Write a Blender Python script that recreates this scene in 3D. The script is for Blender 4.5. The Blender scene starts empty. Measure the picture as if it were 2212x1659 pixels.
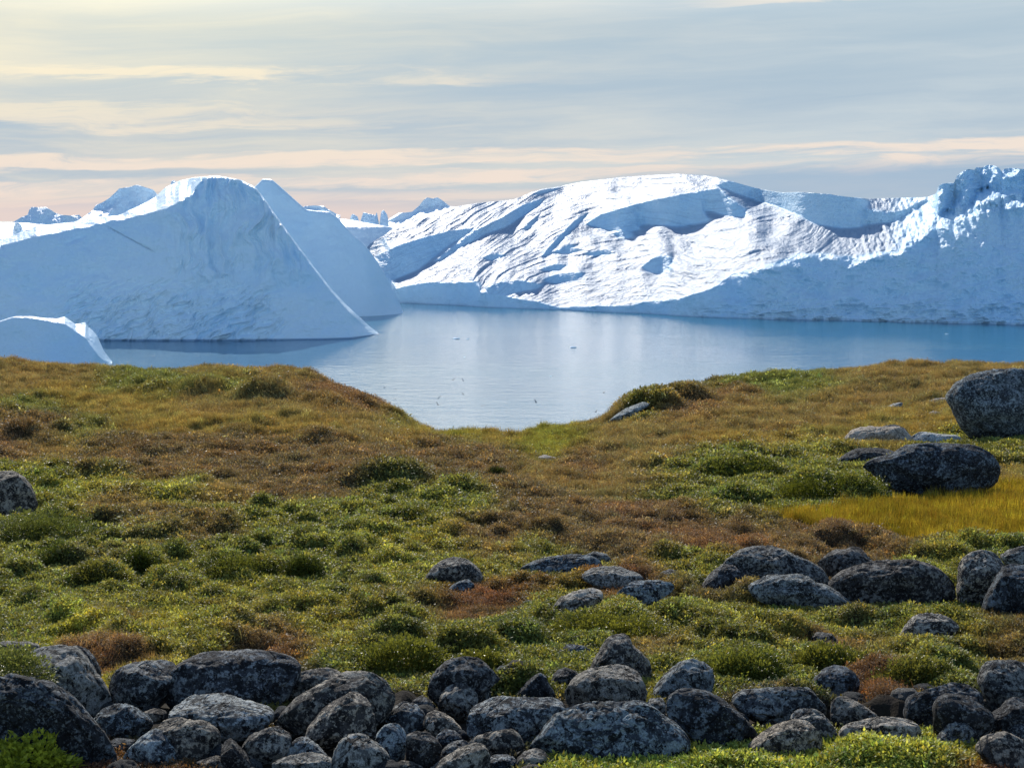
import bpy, math, random
import numpy as np
from mathutils import Vector

# ------------------------------------------------------------------ camera, sky, sun
scene = bpy.context.scene
COL = scene.collection
CAMZ = 40.0                      # metres above the fjord
F = 3508.0                       # focal length in px of a 2212 x 1659 picture
CX, CY = 1106.0, 829.5
PITCH = math.radians(5.77)       # camera looks slightly down
cd = bpy.data.cameras.new('camera'); cam = bpy.data.objects.new('camera', cd); COL.objects.link(cam)
cam.location = (0, 0, CAMZ); cam.rotation_euler = (math.pi/2 - PITCH, 0, 0)
cd.sensor_width = 36.0; cd.lens = 36.0*F/2212.0; cd.clip_start = 0.1; cd.clip_end = 80000.0
scene.camera = cam
SUN_AZ = math.radians(-13.0)     # left of the view direction
SUN_EL = math.radians(32.0)
SUN = np.array([math.sin(SUN_AZ)*math.cos(SUN_EL), math.cos(SUN_AZ)*math.cos(SUN_EL), math.sin(SUN_EL)])
scene.view_settings.view_transform = 'Standard'; scene.view_settings.look = 'None'
scene.view_settings.gamma = 1.0; scene.view_settings.exposure = 0.22
ld = bpy.data.lights.new('sun', 'SUN'); lo = bpy.data.objects.new('sun', ld); COL.objects.link(lo)
ld.energy = 4.2; ld.angle = math.radians(0.5); ld.color = (1.0, 0.94, 0.85)
lo.rotation_euler = Vector(SUN).to_track_quat('Z', 'Y').to_euler(); lo.location = (0, 0, 300)

class S:
    """a tiny expression helper for shader maths"""
    tree = None
    def __init__(s, sock): s.s = sock
    @staticmethod
    def op(op, *a, clamp=False):
        n = S.tree.nodes.new('ShaderNodeMath'); n.operation = op; n.use_clamp = clamp
        for i, v in enumerate(a):
            if isinstance(v, S): S.tree.links.new(v.s, n.inputs[i])
            else: n.inputs[i].default_value = float(v)
        return S(n.outputs[0])
    def __add__(a, b): return S.op('ADD', a, b)
    __radd__ = __add__
    def __mul__(a, b): return S.op('MULTIPLY', a, b)
    __rmul__ = __mul__
    def __sub__(a, b): return S.op('SUBTRACT', a, b)
    def __rsub__(a, b): return S.op('SUBTRACT', b, a)
    def __truediv__(a, b): return S.op('DIVIDE', a, b)
def nd(t, **kw):
    n = S.tree.nodes.new(t)
    for k, v in kw.items(): setattr(n, k, v)
    return n
def link(a, b): S.tree.links.new(a.s if isinstance(a, S) else a, b)
def sstep(a, b, x):
    n = nd('ShaderNodeMapRange', interpolation_type='SMOOTHSTEP'); n.clamp = True
    link(x, n.inputs['Value'])
    for nm, v in (('From Min', a), ('From Max', b)):
        if isinstance(v, S): link(v, n.inputs[nm])
        else: n.inputs[nm].default_value = v
    return S(n.outputs[0])
def combine(x, y, z):
    n = nd('ShaderNodeCombineXYZ')
    for i, v in enumerate((x, y, z)):
        if isinstance(v, S): link(v, n.inputs[i])
        else: n.inputs[i].default_value = v
    return n.outputs[0]
def noise(vec, scale=1.0, detail=4.0, rough=0.55, dist=0.0, out='Fac'):
    n = nd('ShaderNodeTexNoise'); n.inputs['Scale'].default_value = scale; n.inputs['Detail'].default_value = detail
    n.inputs['Roughness'].default_value = rough; n.inputs['Distortion'].default_value = dist
    if vec is not None: link(vec, n.inputs['Vector'])
    return S(n.outputs[out])
def mixc(f, a, b, blend='MIX'):
    n = nd('ShaderNodeMix', data_type='RGBA', blend_type=blend)
    for i, v in ((0, f), (6, a), (7, b)):
        if isinstance(v, S): link(v, n.inputs[i])
        elif isinstance(v, (int, float)): n.inputs[i].default_value = v
        else: n.inputs[i].default_value = (*v, 1.0) if len(v) == 3 else v
    return S(n.outputs[2])

def build_world():
    w = bpy.data.worlds.new('World'); scene.world = w; w.use_nodes = True
    t = w.node_tree; S.tree = t; t.nodes.clear()
    out = nd('ShaderNodeOutputWorld'); bg = nd('ShaderNodeBackground'); link(bg.outputs[0], out.inputs[0])
    sky = nd('ShaderNodeTexSky', sky_type='NISHITA'); sky.sun_disc = False
    sky.sun_elevation = SUN_EL; sky.sun_rotation = SUN_AZ; sky.altitude = 40; sky.air_density = 1.0
    sky.dust_density = 0.25; sky.ozone_density = 2.5
    k = nd('ShaderNodeVectorMath', operation='SCALE'); link(sky.outputs[0], k.inputs[0]); k.inputs['Scale'].default_value = 0.15
    clear = S(k.outputs[0])
    tc = nd('ShaderNodeTexCoord'); sp = nd('ShaderNodeSeparateXYZ'); link(tc.outputs['Generated'], sp.inputs[0])
    x, y, z = (S(o) for o in sp.outputs)
    el = S.op('ARCSINE', z); az = S.op('ARCTAN2', x, y)
    dt = nd('ShaderNodeVectorMath', operation='DOT_PRODUCT'); link(tc.outputs['Generated'], dt.inputs[0])
    dt.inputs[1].default_value = tuple(SUN); ang = S.op('ARCCOSINE', S(dt.outputs['Value']))
    elt = el - 0.032*az
    wv = combine(az*2.0, elt*9.0, 3.3)
    warp = noise(wv, 3.0, 3.0) - 0.5
    n1 = noise(combine(az*2.6 + warp*0.5, elt*26.0 + warp*0.7, 0.37), 1.0, 3.0, 0.5)
    n2 = noise(combine(az*7.0 + warp*1.2, elt*95.0 + warp*2.0, 7.1), 1.0, 6.0, 0.62)
    n3 = noise(combine(az*38.0, elt*300.0, 1.7), 1.0, 4.0, 0.6)
    # long bands of thin cloud
    def band(e0, hw, a0, a1, soft=0.10, slope=0.0):
        d = (el - (e0 + 0.0)) - slope*az + (n2 - 0.5)*(hw*3.6) + (n3 - 0.5)*(hw*1.2) + warp*(hw*1.2)
        m = 1.0 - sstep(hw*0.25, hw, S.op('ABSOLUTE', d))
        return m * sstep(a0 - soft, a0 + soft, az) * (1.0 - sstep(a1 - soft, a1 + soft, az))
    b1 = band(0.0855, 0.0060, -1.2, -0.02, 0.09, -0.006)
    b2 = band(0.0385, 0.0056, -1.2, 1.3, 0.08, 0.020)
    b3 = band(0.0265, 0.0055, -1.2, 1.0, 0.12, 0.030)
    b4 = band(0.0640, 0.0120, -1.2, -0.10, 0.12, 0.010)
    b5 = band(0.1290, 0.0040, 0.12, 1.3, 0.05, 0.010)
    b6 = band(0.0150, 0.0045, -1.2, 0.1, 0.12, 0.018)
    soft = sstep(0.36, 0.70, n1*0.62 + n2*0.38)
    fine = sstep(0.44, 0.72, n2*0.7 + n3*0.3)
    low = 1.0 - sstep(0.02, 0.075, el)
    gap = mixc(sstep(0.0, 0.14, el), (0.36, 0.45, 0.55), (0.38, 0.485, 0.565))
    veil = mixc(sstep(-0.25, 0.25, az), (0.66, 0.63, 0.55), (0.50, 0.57, 0.61))
    c = mixc(soft, gap, veil)
    c = mixc(fine*low*0.55, c, (0.66, 0.62, 0.58))
    crm = mixc(sstep(-0.3, 0.3, az), (0.86, 0.74, 0.55), (0.80, 0.70, 0.60))
    peach = mixc(low, crm, (0.78, 0.66, 0.575))
    bsum = S.op('MAXIMUM', S.op('MAXIMUM', S.op('MAXIMUM', b1*0.85, b2*0.9), S.op('MAXIMUM', b3*0.9, b4*0.6)), S.op('MAXIMUM', b5*0.6, b6*0.6))
    brk = noise(combine(az*6.0 + warp*2.0, elt*60.0 + warp*3.0, 11.0), 1.0, 6.0, 0.65)
    c = mixc(bsum*sstep(0.30, 0.56, brk), c, peach)
    bb = sstep(0.004, 0.012, elt)*(1.0 - sstep(0.020, 0.030, elt))*sstep(0.02, 0.16, az)
    c = mixc(bb*0.75, c, (0.31, 0.42, 0.55))
    # pinkish horizon
    c = mixc((1.0 - sstep(0.003, 0.022, el))*(1.0 - sstep(-0.12, 0.10, az))*0.75, c, (0.77, 0.60, 0.53))
    # the sun behind thin cloud, high on the left, plus an added glow band to brighten the water
    g = S.op('EXPONENT', (ang*ang)*(-1.0/(0.46*0.46)))
    gl = S.op('EXPONENT', ((az - SUN_AZ)*(az - SUN_AZ))*(-30.0)) * sstep(0.03, 0.16, el)
    tex = 0.70 + 0.6*n1*soft
    c = mixc(S.op('MINIMUM', gl*0.85*tex, 1.0), c, (0.86, 0.82, 0.62))
    water_glow = mixc(1.0, c, mixc(g, (0, 0, 0), (2.9, 2.82, 2.6)), 'ADD')
    c = mixc(sstep(0.11, 0.22, el)*(1.0 - sstep(0.24, 0.42, el)), c, water_glow)
    front = sstep(-0.15, 0.55, y) * (1.0 - sstep(0.20, 0.62, z)) * sstep(-0.02, 0.0, z)
    c = mixc(front, clear, c)
    link(c, bg.inputs['Color']); bg.inputs['Strength'].default_value = 1.0
build_world()

# ------------------------------------------------------------------ numeric helpers
rng = np.random.default_rng(7)
_p = np.arange(256); np.random.default_rng(3).shuffle(_p); PERM = np.concatenate([_p, _p, _p])
_g = np.random.default_rng(5).normal(size=(256, 3)); GRAD = _g/np.linalg.norm(_g, axis=1, keepdims=True)
def perlin(x, y, z=0.0):
    x, y, z = np.broadcast_arrays(np.asarray(x, float), np.asarray(y, float), np.asarray(z, float))
    xi, yi, zi = np.floor(x).astype(int), np.floor(y).astype(int), np.floor(z).astype(int)
    fx, fy, fz = x - xi, y - yi, z - zi
    u, v, w = (f*f*f*(f*(f*6 - 15) + 10) for f in (fx, fy, fz))
    r = 0
    for dx in (0, 1):
        wx = u if dx else 1 - u
        for dy in (0, 1):
            wy = v if dy else 1 - v
            for dz in (0, 1):
                wz = w if dz else 1 - w
                h = PERM[(PERM[(PERM[(xi + dx) & 255] + yi + dy) & 255] + zi + dz) & 255]
                g = GRAD[h]
                r = r + wx*wy*wz*(g[..., 0]*(fx - dx) + g[..., 1]*(fy - dy) + g[..., 2]*(fz - dz))
    return r*1.6
def fbm(x, y, z=0.0, oct=4, gain=0.5, ridge=False):
    s, a, t = 0, 1.0, 0
    for o in range(oct):
        n = perlin(x*2**o + 17.3*o, y*2**o + 9.1*o, np.asarray(z)*2**o + 3.7*o)
        if ridge: n = 1 - 2*np.abs(n)
        s = s + a*n; t += a; a *= gain
    return s/t
def smooth(a, b, x):
    t = np.clip((x - a)/(b - a), 0, 1); return t*t*(3 - 2*t)
def blur(a, sig, axis):
    if sig <= 0: return a
    r = int(3*sig) + 1; k = np.exp(-0.5*(np.arange(-r, r + 1)/sig)**2); k /= k.sum()
    pad = [(0, 0)]*a.ndim; pad[axis] = (r, r)
    p = np.pad(a, pad, mode='edge')
    n = a.shape[axis]; o = 0
    for i, w in enumerate(k): o = o + w*np.take(p, np.arange(i, i + n), axis=axis)
    return o
def inpoly(px, py, poly):
    ins = np.zeros(px.shape, bool); n = len(poly)
    for i in range(n):
        x1, y1 = poly[i]; x2, y2 = poly[(i + 1) % n]
        if y1 == y2: continue
        c = ((y1 > py) != (y2 > py)) & (px < (x2 - x1)*(py - y1)/(y2 - y1) + x1)
        ins ^= c
    return ins
sp_, cp_ = math.sin(PITCH), math.cos(PITCH)
def ray(x, y):
    x = np.asarray(x, float); y = np.asarray(y, float)
    v = CY - y
    return np.stack(np.broadcast_arrays(x - CX, F*cp_ + v*sp_, -F*sp_ + v*cp_), -1)
def at(x, y, Y):
    """the point seen at picture position x, y that lies Y metres ahead"""
    r = ray(x, y); k = np.asarray(Y)/r[..., 1]
    return r*k[..., None] + np.array([0, 0, CAMZ])
def tandep(y):
    r = ray(0, y); return -r[..., 2]/r[..., 1]
def proj(P):
    P = np.asarray(P, float); d = P - np.array([0, 0, CAMZ])
    fw = d[..., 1]*cp_ - d[..., 2]*sp_; up = d[..., 1]*sp_ + d[..., 2]*cp_
    return CX + F*d[..., 0]/fw, CY - F*up/fw
def water_Y(y): return CAMZ/tandep(y)

def tag(o, label=None, cat=None, group=None, kind=None):
    if label: o['label'] = label
    if cat: o['category'] = cat
    if group: o['group'] = group
    if kind: o['kind'] = kind
    return o
def mesh_obj(name, V, faces, mat, smooth_=True, link_=True):
    V = np.asarray(V, np.float32); faces = np.asarray(faces, np.int32); k = faces.shape[1]
    me = bpy.data.meshes.new(name); me.vertices.add(len(V)); me.vertices.foreach_set('co', V.ravel())
    me.loops.add(faces.size); me.loops.foreach_set('vertex_index', faces.ravel())
    me.polygons.add(len(faces)); me.polygons.foreach_set('loop_start', np.arange(len(faces), dtype=np.int32)*k)
    me.polygons.foreach_set('use_smooth', np.full(len(faces), smooth_))
    me.update(calc_edges=True); me.validate()
    me.materials.append(mat)
    o = bpy.data.objects.new(name, me)
    if link_: COL.objects.link(o)
    return o
def grid_faces(nr, nc):
    i = np.arange(nr*nc).reshape(nr, nc)
    return np.stack([i[:-1, :-1], i[:-1, 1:], i[1:, 1:], i[1:, :-1]], -1).reshape(-1, 4)
def set_origin(o, p):
    p = np.asarray(p, float)
    n = len(o.data.vertices); c = np.empty(n*3, np.float32); o.data.vertices.foreach_get('co', c)
    o.data.vertices.foreach_set('co', (c.reshape(-1, 3) - p.astype(np.float32)).ravel()); o.data.update()
    o.location = Vector(p)

def new_mat(name):
    m = bpy.data.materials.new(name); m.use_nodes = True
    S.tree = m.node_tree; m.node_tree.nodes.clear()
    out = nd('ShaderNodeOutputMaterial'); return m, out
def principled(out, color, rough, **kw):
    b = nd('ShaderNodeBsdfPrincipled')
    for k, v in (('Base Color', color), ('Roughness', rough)):
        if isinstance(v, S): link(v, b.inputs[k])
        else: b.inputs[k].default_value = (*v, 1) if isinstance(v, tuple) else v
    for k, v in kw.items(): b.inputs[k.replace('_', ' ')].default_value = v
    link(b.outputs[0], out.inputs[0]); return b
def bump(h, strength=1.0, dist=1.0):
    n = nd('ShaderNodeBump'); n.inputs['Strength'].default_value = strength; n.inputs['Distance'].default_value = dist
    link(h, n.inputs['Height']); return n.outputs[0]

# ------------------------------------------------------------------ ice and water
def ice_material(name, tint=(0.80, 0.88, 0.94), bumpk=1.0):
    m, out = new_mat(name)
    g = nd('ShaderNodeNewGeometry'); P = g.outputs['Position']
    n0 = noise(P, 0.03, 5); n1 = noise(P, 0.25, 6, 0.6); n2 = noise(P, 0.9, 5, 0.65)
    col = mixc(sstep(0.35, 0.7, n0), tint, tuple(c*k for c, k in zip(tint, (0.86, 0.95, 1.02))))
    col = mixc(sstep(0.55, 0.8, n1)*0.35, col, tuple(c*k for c, k in zip(tint, (0.80, 0.92, 1.0))))
    snow = S(nd('ShaderNodeAttribute', attribute_name='snow').outputs['Fac'])
    col = mixc(snow, col, (0.305, 0.40, 0.515))  # snow cover, its colour darkened to hold down the sunlit slopes
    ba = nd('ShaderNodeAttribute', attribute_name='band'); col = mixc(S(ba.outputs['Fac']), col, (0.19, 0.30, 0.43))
    b = principled(out, col, 0.5)
    b.inputs['Specular IOR Level'].default_value = 0.2
    link(bump(n1*1.6 + n2*0.55 + noise(P, 2.6, 3, 0.6)*0.15, 0.75*bumpk, 1.0), b.inputs['Normal'])
    return m
ICE = ice_material('glacier_ice', (0.63, 0.825, 0.95)); ICE_S = ice_material('smooth_ice', (0.72, 0.87, 0.96), 0.45); ICE_HAZED = ice_material('hazed_far_ice', (0.82, 0.91, 0.97), 0.5)  # far ice is lightened to put distance haze into its colour
ICE_G = ice_material('clear_green_ice', (0.68, 0.88, 0.90), 0.6)

def z1(*p): return [(0 + .397*a, 329.3 + .397*b) for a, b in p]
def z2(*p): return [(731.7 + .397*a, 329.3 + .397*b) for a, b in p]
def z3(*p): return [(1390.2 + .3715*a, 329.3 + .3715*b) for a, b in p]
def line(pts, xs):
    p = sorted(pts); return np.interp(xs, [a for a, _ in p], [b for _, b in p])

def settle(g, lam):
    """depths whose steps up the side follow g while neighbouring columns stay close to each other"""
    n, nc = g.shape
    G = np.fft.rfft(np.concatenate([g, g[:, ::-1]], 1), axis=1)
    w = lam*(2 - 2*np.cos(2*math.pi*np.arange(G.shape[1])/(2*nc)))
    cp = np.zeros((n, len(w))); dp = np.zeros((n, len(w)), complex)
    for i in range(n):
        b = w + (2.0 if i < n - 1 else 1.0); r = G[i] - (G[i + 1] if i < n - 1 else 0)
        if i == 0: cp[i] = -1/b; dp[i] = r/b
        else:
            q = b + cp[i - 1]; cp[i] = -1/q; dp[i] = (r + dp[i - 1])/q
    D = np.zeros((n, len(w)), complex); D[-1] = dp[-1]
    for i in range(n - 2, -1, -1): D[i] = dp[i] - cp[i]*D[i + 1]
    d = np.fft.irfft(D, 2*nc, axis=1)[:, :nc]
    return np.concatenate([np.zeros((1, nc)), d], 0)
def iceberg(name, x0, x1, crest, water, slope, mat, step=1.5, nrow=160, thick=90.0, Y0=None, relief=None, bands=None,
            crest_noise=0.0, lam=0.10, back=24, snowy=False, base_drop=6.0):
    """an iceberg from its outline and from how steep its side is at each place; the far side falls to the sea"""
    xs = np.arange(x0, x1 + step*0.5, step); nc = len(xs)
    yc = blur(line(crest, xs), 1.0, 0)
    if crest_noise: yc = yc - crest_noise*fbm(xs/14.0, 5.5, x0*0.13, 5, 0.6)
    yw = line(water, xs); yw = np.maximum(yw, yc + 0.5)
    t = np.linspace(0, 1, nrow)[:, None]
    yy = yw[None]*(1 - t) + yc[None]*t; xx = np.broadcast_to(xs[None], yy.shape)
    tn = slope(xx, yy, t)
    Yw = water_Y(yw) if Y0 is None else line(Y0, xs)
    td = tandep(yy)
    Y = np.zeros_like(yy); Y[0] = Yw
    for i in range(1, nrow):
        dt = np.maximum(td[i - 1] - td[i], 0)
        Y[i] = Y[i - 1] + Y[i - 1]*dt/np.maximum(0.5*(tn[i] + tn[i - 1]) + td[i], 0.035)
    Y = blur(Yw, 3, 0)[None] + settle(np.diff(Y, axis=0), lam)
    if relief is not None: Y = Y + relief(xx, yy, t)
    P = at(xx, yy, Y)
    P[0, :, 2] = -base_drop
    # far side
    cr = P[-1]; rows = []
    rough = fbm(xs[None]/30.0, np.linspace(0, 3, back)[:, None], 2.2, 4)
    for j in range(1, back + 1):
        s = j/back; q = cr.copy()
        q[:, 1] += thick*s*(0.75 + 0.25*np.sin(xs*0.01)); q[:, 0] *= q[:, 1]/cr[:, 1]
        tdc = -tandep(yc)
        top = cr[:, 2] + (-0.30*np.minimum(s*thick, 30.0))
        zq = top*(1 - smooth(0.15, 1.0, s)) - base_drop*smooth(0.15, 1.0, s) + rough[j - 1]*3.0*np.sin(s*math.pi)
        q[:, 2] = np.minimum(zq, cr[:, 2] - 0.32*thick*s*0.2)
        rows.append(q)
    allP = np.concatenate([P, np.stack(rows)], 0)
    o = mesh_obj(name, allP.reshape(-1, 3), grid_faces(nrow + back, nc), mat)
    tn = np.broadcast_to(tn, yy.shape)
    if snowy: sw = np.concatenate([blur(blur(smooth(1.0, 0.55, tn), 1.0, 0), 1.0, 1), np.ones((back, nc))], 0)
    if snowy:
        bare = blur(blur(1 - sw[:nrow], 5, 1), 4, 0); sw[:nrow] = (1 - np.clip(bare*2.2, 0, 1))*smooth(snowy + 25, snowy - 45, xs)[None]  # bare ice widened into the scarps' shade to paint it bluer
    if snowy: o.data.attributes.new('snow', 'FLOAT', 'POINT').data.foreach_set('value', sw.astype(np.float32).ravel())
    if bands is not None:
        bv = bands(xx, yy, t)*((0.3 + 0.7*sw[:nrow]) if snowy else 1.0)
        bd = np.concatenate([bv, np.zeros((back, nc))], 0)
        o.data.attributes.new('band', 'FLOAT', 'POINT').data.foreach_set('value', bd.astype(np.float32).ravel())
    mid = allP[0].mean(0); mid[2] = 0
    set_origin(o, mid)
    return o
def pm(xx, yy, poly, soft=2.0):
    # soft mask of a polygon sampled on the (row, column) grid
    return blur(blur(inpoly(xx, yy, poly).astype(float), soft*0.6, 1), soft*0.5, 0)

# --- the great iceberg in front on the left
def build_left():
    crest = z1((0, 480), (200, 400), (400, 380), (500, 355), (640, 345), (760, 290), (850, 240), (900, 190), (980, 155), (1050, 138), (1180, 128), (1310, 150), (1390, 190), (1450, 270), (1520, 370), (1600, 480), (1700, 612), (1800, 740), (1880, 825), (1950, 890), (2010, 945), (2066, 988)) + [(-300, 560), (-120, 535)]
    edge = z1((0, 522), (100, 490), (200, 470), (350, 440), (500, 412), (600, 385), (700, 372), (800, 345), (900, 315), (1000, 270), (1050, 240), (1065, 195), (1110, 152), (1200, 146), (1300, 165), (1380, 202), (1450, 290), (1520, 391), (1600, 500), (1700, 634), (1800, 766), (1880, 856), (1950, 925), (2010, 985), (2066, 1000)) + [(-300, 575), (-120, 552)]
    water = [(-300, 735), (222, 735.5), (500, 736), (700, 733.5), (760, 731.5), (800, 726), (822, 721)]
    def slope(xx, yy, t):
        e = line(edge, xx[0])[None]
        on_top = smooth(0, 5, e - yy + 5*fbm(xx/22, yy/6, 4.0, 4))
        n = fbm(xx/60, yy/35, 0.3, 5)
        face = 1.75 + 0.5*n - 0.5*smooth(0.0, 0.25, 0.25 - t)
        led = z1((340, 500), (400, 480), (470, 450), (490, 445), (440, 490), (370, 515))
        on_top = np.maximum(on_top, 0.9*pm(xx, yy, led, 1.5))
        on_top = np.maximum(on_top, 0.8*pm(xx, yy, z1((-20, 560), (30, 555), (60, 568), (20, 576)), 1.2))
        top = 0.22 + 0.45*np.maximum(fbm(xx/45 + yy/30, yy/5, 2.1, 4), 0)
        return face*(1 - on_top) + top*on_top
    def relief(xx, yy, t):
        up = smooth(640, 560, yy)*smooth(330, 420, xx)*smooth(700, 600, xx)
        fl = fbm(xx/34 + 0.8*fbm(xx/60, yy/60, 1.0, 2), yy/170, 1.1, 3, 0.45, True)
        a = 0.55; u = xx*math.cos(a) - yy*math.sin(a); v = xx*math.sin(a) + yy*math.cos(a)
        wv = 4*fbm(xx/50, yy/40, 7.7, 3)
        rp = fbm(u/70 + wv*0.15, v/15 + wv*0.25, 3.9, 4, 0.55, True)
        lowm = smooth(580, 660, yy)*smooth(100, 180, xx)*smooth(640, 560, xx)
        cr = fbm(xx/55, yy/38, 9.9, 6, 0.52)
        dg = np.abs((yy - 492) - 0.52*(xx - 235) - 0.6) ; crack = np.exp(-(dg/1.0)**2)*smooth(228, 240, xx)*smooth(335, 320, xx)
        return -5.0*fl*up - 3.2*np.maximum(rp, 0.0)*lowm - 2.6*cr*smooth(0, 0.1, t) + 0.7*crack
    def bands(xx, yy, t):
        e = line(edge, xx[0])[None]; f = smooth(-1, 6, yy - e)
        fl = smooth(0.1, 0.4, fbm(xx/16 + 0.8*fbm(xx/50, yy/60, 1.0, 2), yy/190, 51.0, 4, 0.55))*smooth(640, 560, yy)*smooth(300, 420, xx)*0.22
        d = (yy - 491) - 0.55*(xx - 235) + 2.0*fbm(xx/20, 1.0, 3.0, 2)
        ck = np.exp(-(d/1.1)**2)*smooth(225, 240, xx)*smooth(345, 320, xx)*0.6
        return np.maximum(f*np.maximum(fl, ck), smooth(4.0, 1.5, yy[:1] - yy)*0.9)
    o = iceberg('iceberg', -300, 821, crest, water, slope, ICE_S, 1.4, 230, 150, None, relief, bands, 0.9, 0.1)
    tag(o, 'big blue iceberg at left front, broad fluted face, thin lit ridge down its right side', 'iceberg', 'icebergs in the fjord')
build_left()

def build_behind():
    crest = z1((900, 330), (1300, 250), (1390, 185), (1430, 145), (1480, 148), (1540, 200), (1590, 245), (1640, 290), (1670, 312), (1720, 318), (1790, 322), (1830, 350), (1870, 395), (1900, 430), (1990, 510), (2020, 548), (2050, 590), (2090, 655), (2120, 720), (2150, 772), (2180, 830), (2196, 882))
    water = [(350, 684), (700, 684), (850, 683.5), (872, 682)]
    def slope(xx, yy, t): return 1.6 + 0.35*fbm(xx/70, yy/50, 3.3, 4) - 1.15*smooth(0.965, 1.0, t)
    def relief(xx, yy, t): return -1.8*fbm(xx/70, yy/60, 1.9, 4) + 14*smooth(740, 872, xx)**2
    o = iceberg('iceberg', 360, 871.5, crest, water, slope, ICE_S, 1.5, 170, 120, None, relief, None, 0.6, 0.1)
    tag(o, 'smooth shaded iceberg with a blunt peak and rounded right flank, standing behind the fluted berg', 'iceberg', 'icebergs in the fjord')
build_behind()

def build_small():
    crest = z1((0, 918), (40, 903), (80, 893), (170, 892), (240, 902), (310, 905), (350, 894), (380, 912), (410, 935), (440, 930), (465, 925), (480, 950), (500, 965), (520, 985), (535, 1010), (550, 1045), (565, 1080), (580, 1100), (612, 1140)) + [(-220, 715)]
    edge = z1((0, 928), (80, 903), (150, 905), (220, 918), (300, 930), (360, 945), (420, 985), (460, 1010), (490, 1050), (520, 1095), (560, 1135), (612, 1148)) + [(-220, 722)]
    water = [(-220, 795), (200, 795), (226, 791), (243, 784)]
    def slope(xx, yy, t):
        e = line(edge, xx[0])[None]; tp = smooth(-1, 3, e - yy + 3*fbm(xx/12, yy/6, 1.0, 3))
        return (2.0 + 0.5*fbm(xx/30, yy/30, 2.0, 4))*(1 - tp) + (0.25 + 0.4*np.maximum(0, fbm(xx/8, yy/8, 5.0, 3)))*tp
    def relief(xx, yy, t): return -1.3*fbm(xx/40, yy/40, 4.4, 5)
    o = iceberg('iceberg', -220, 242.5, crest, water, slope, ICE_S, 1.2, 110, 60, None, relief, None, 0.8, 0.1)
    tag(o, 'low small iceberg with a white rim showing over the grassy hill at lower left', 'iceberg', 'icebergs in the fjord')
build_small()

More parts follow.
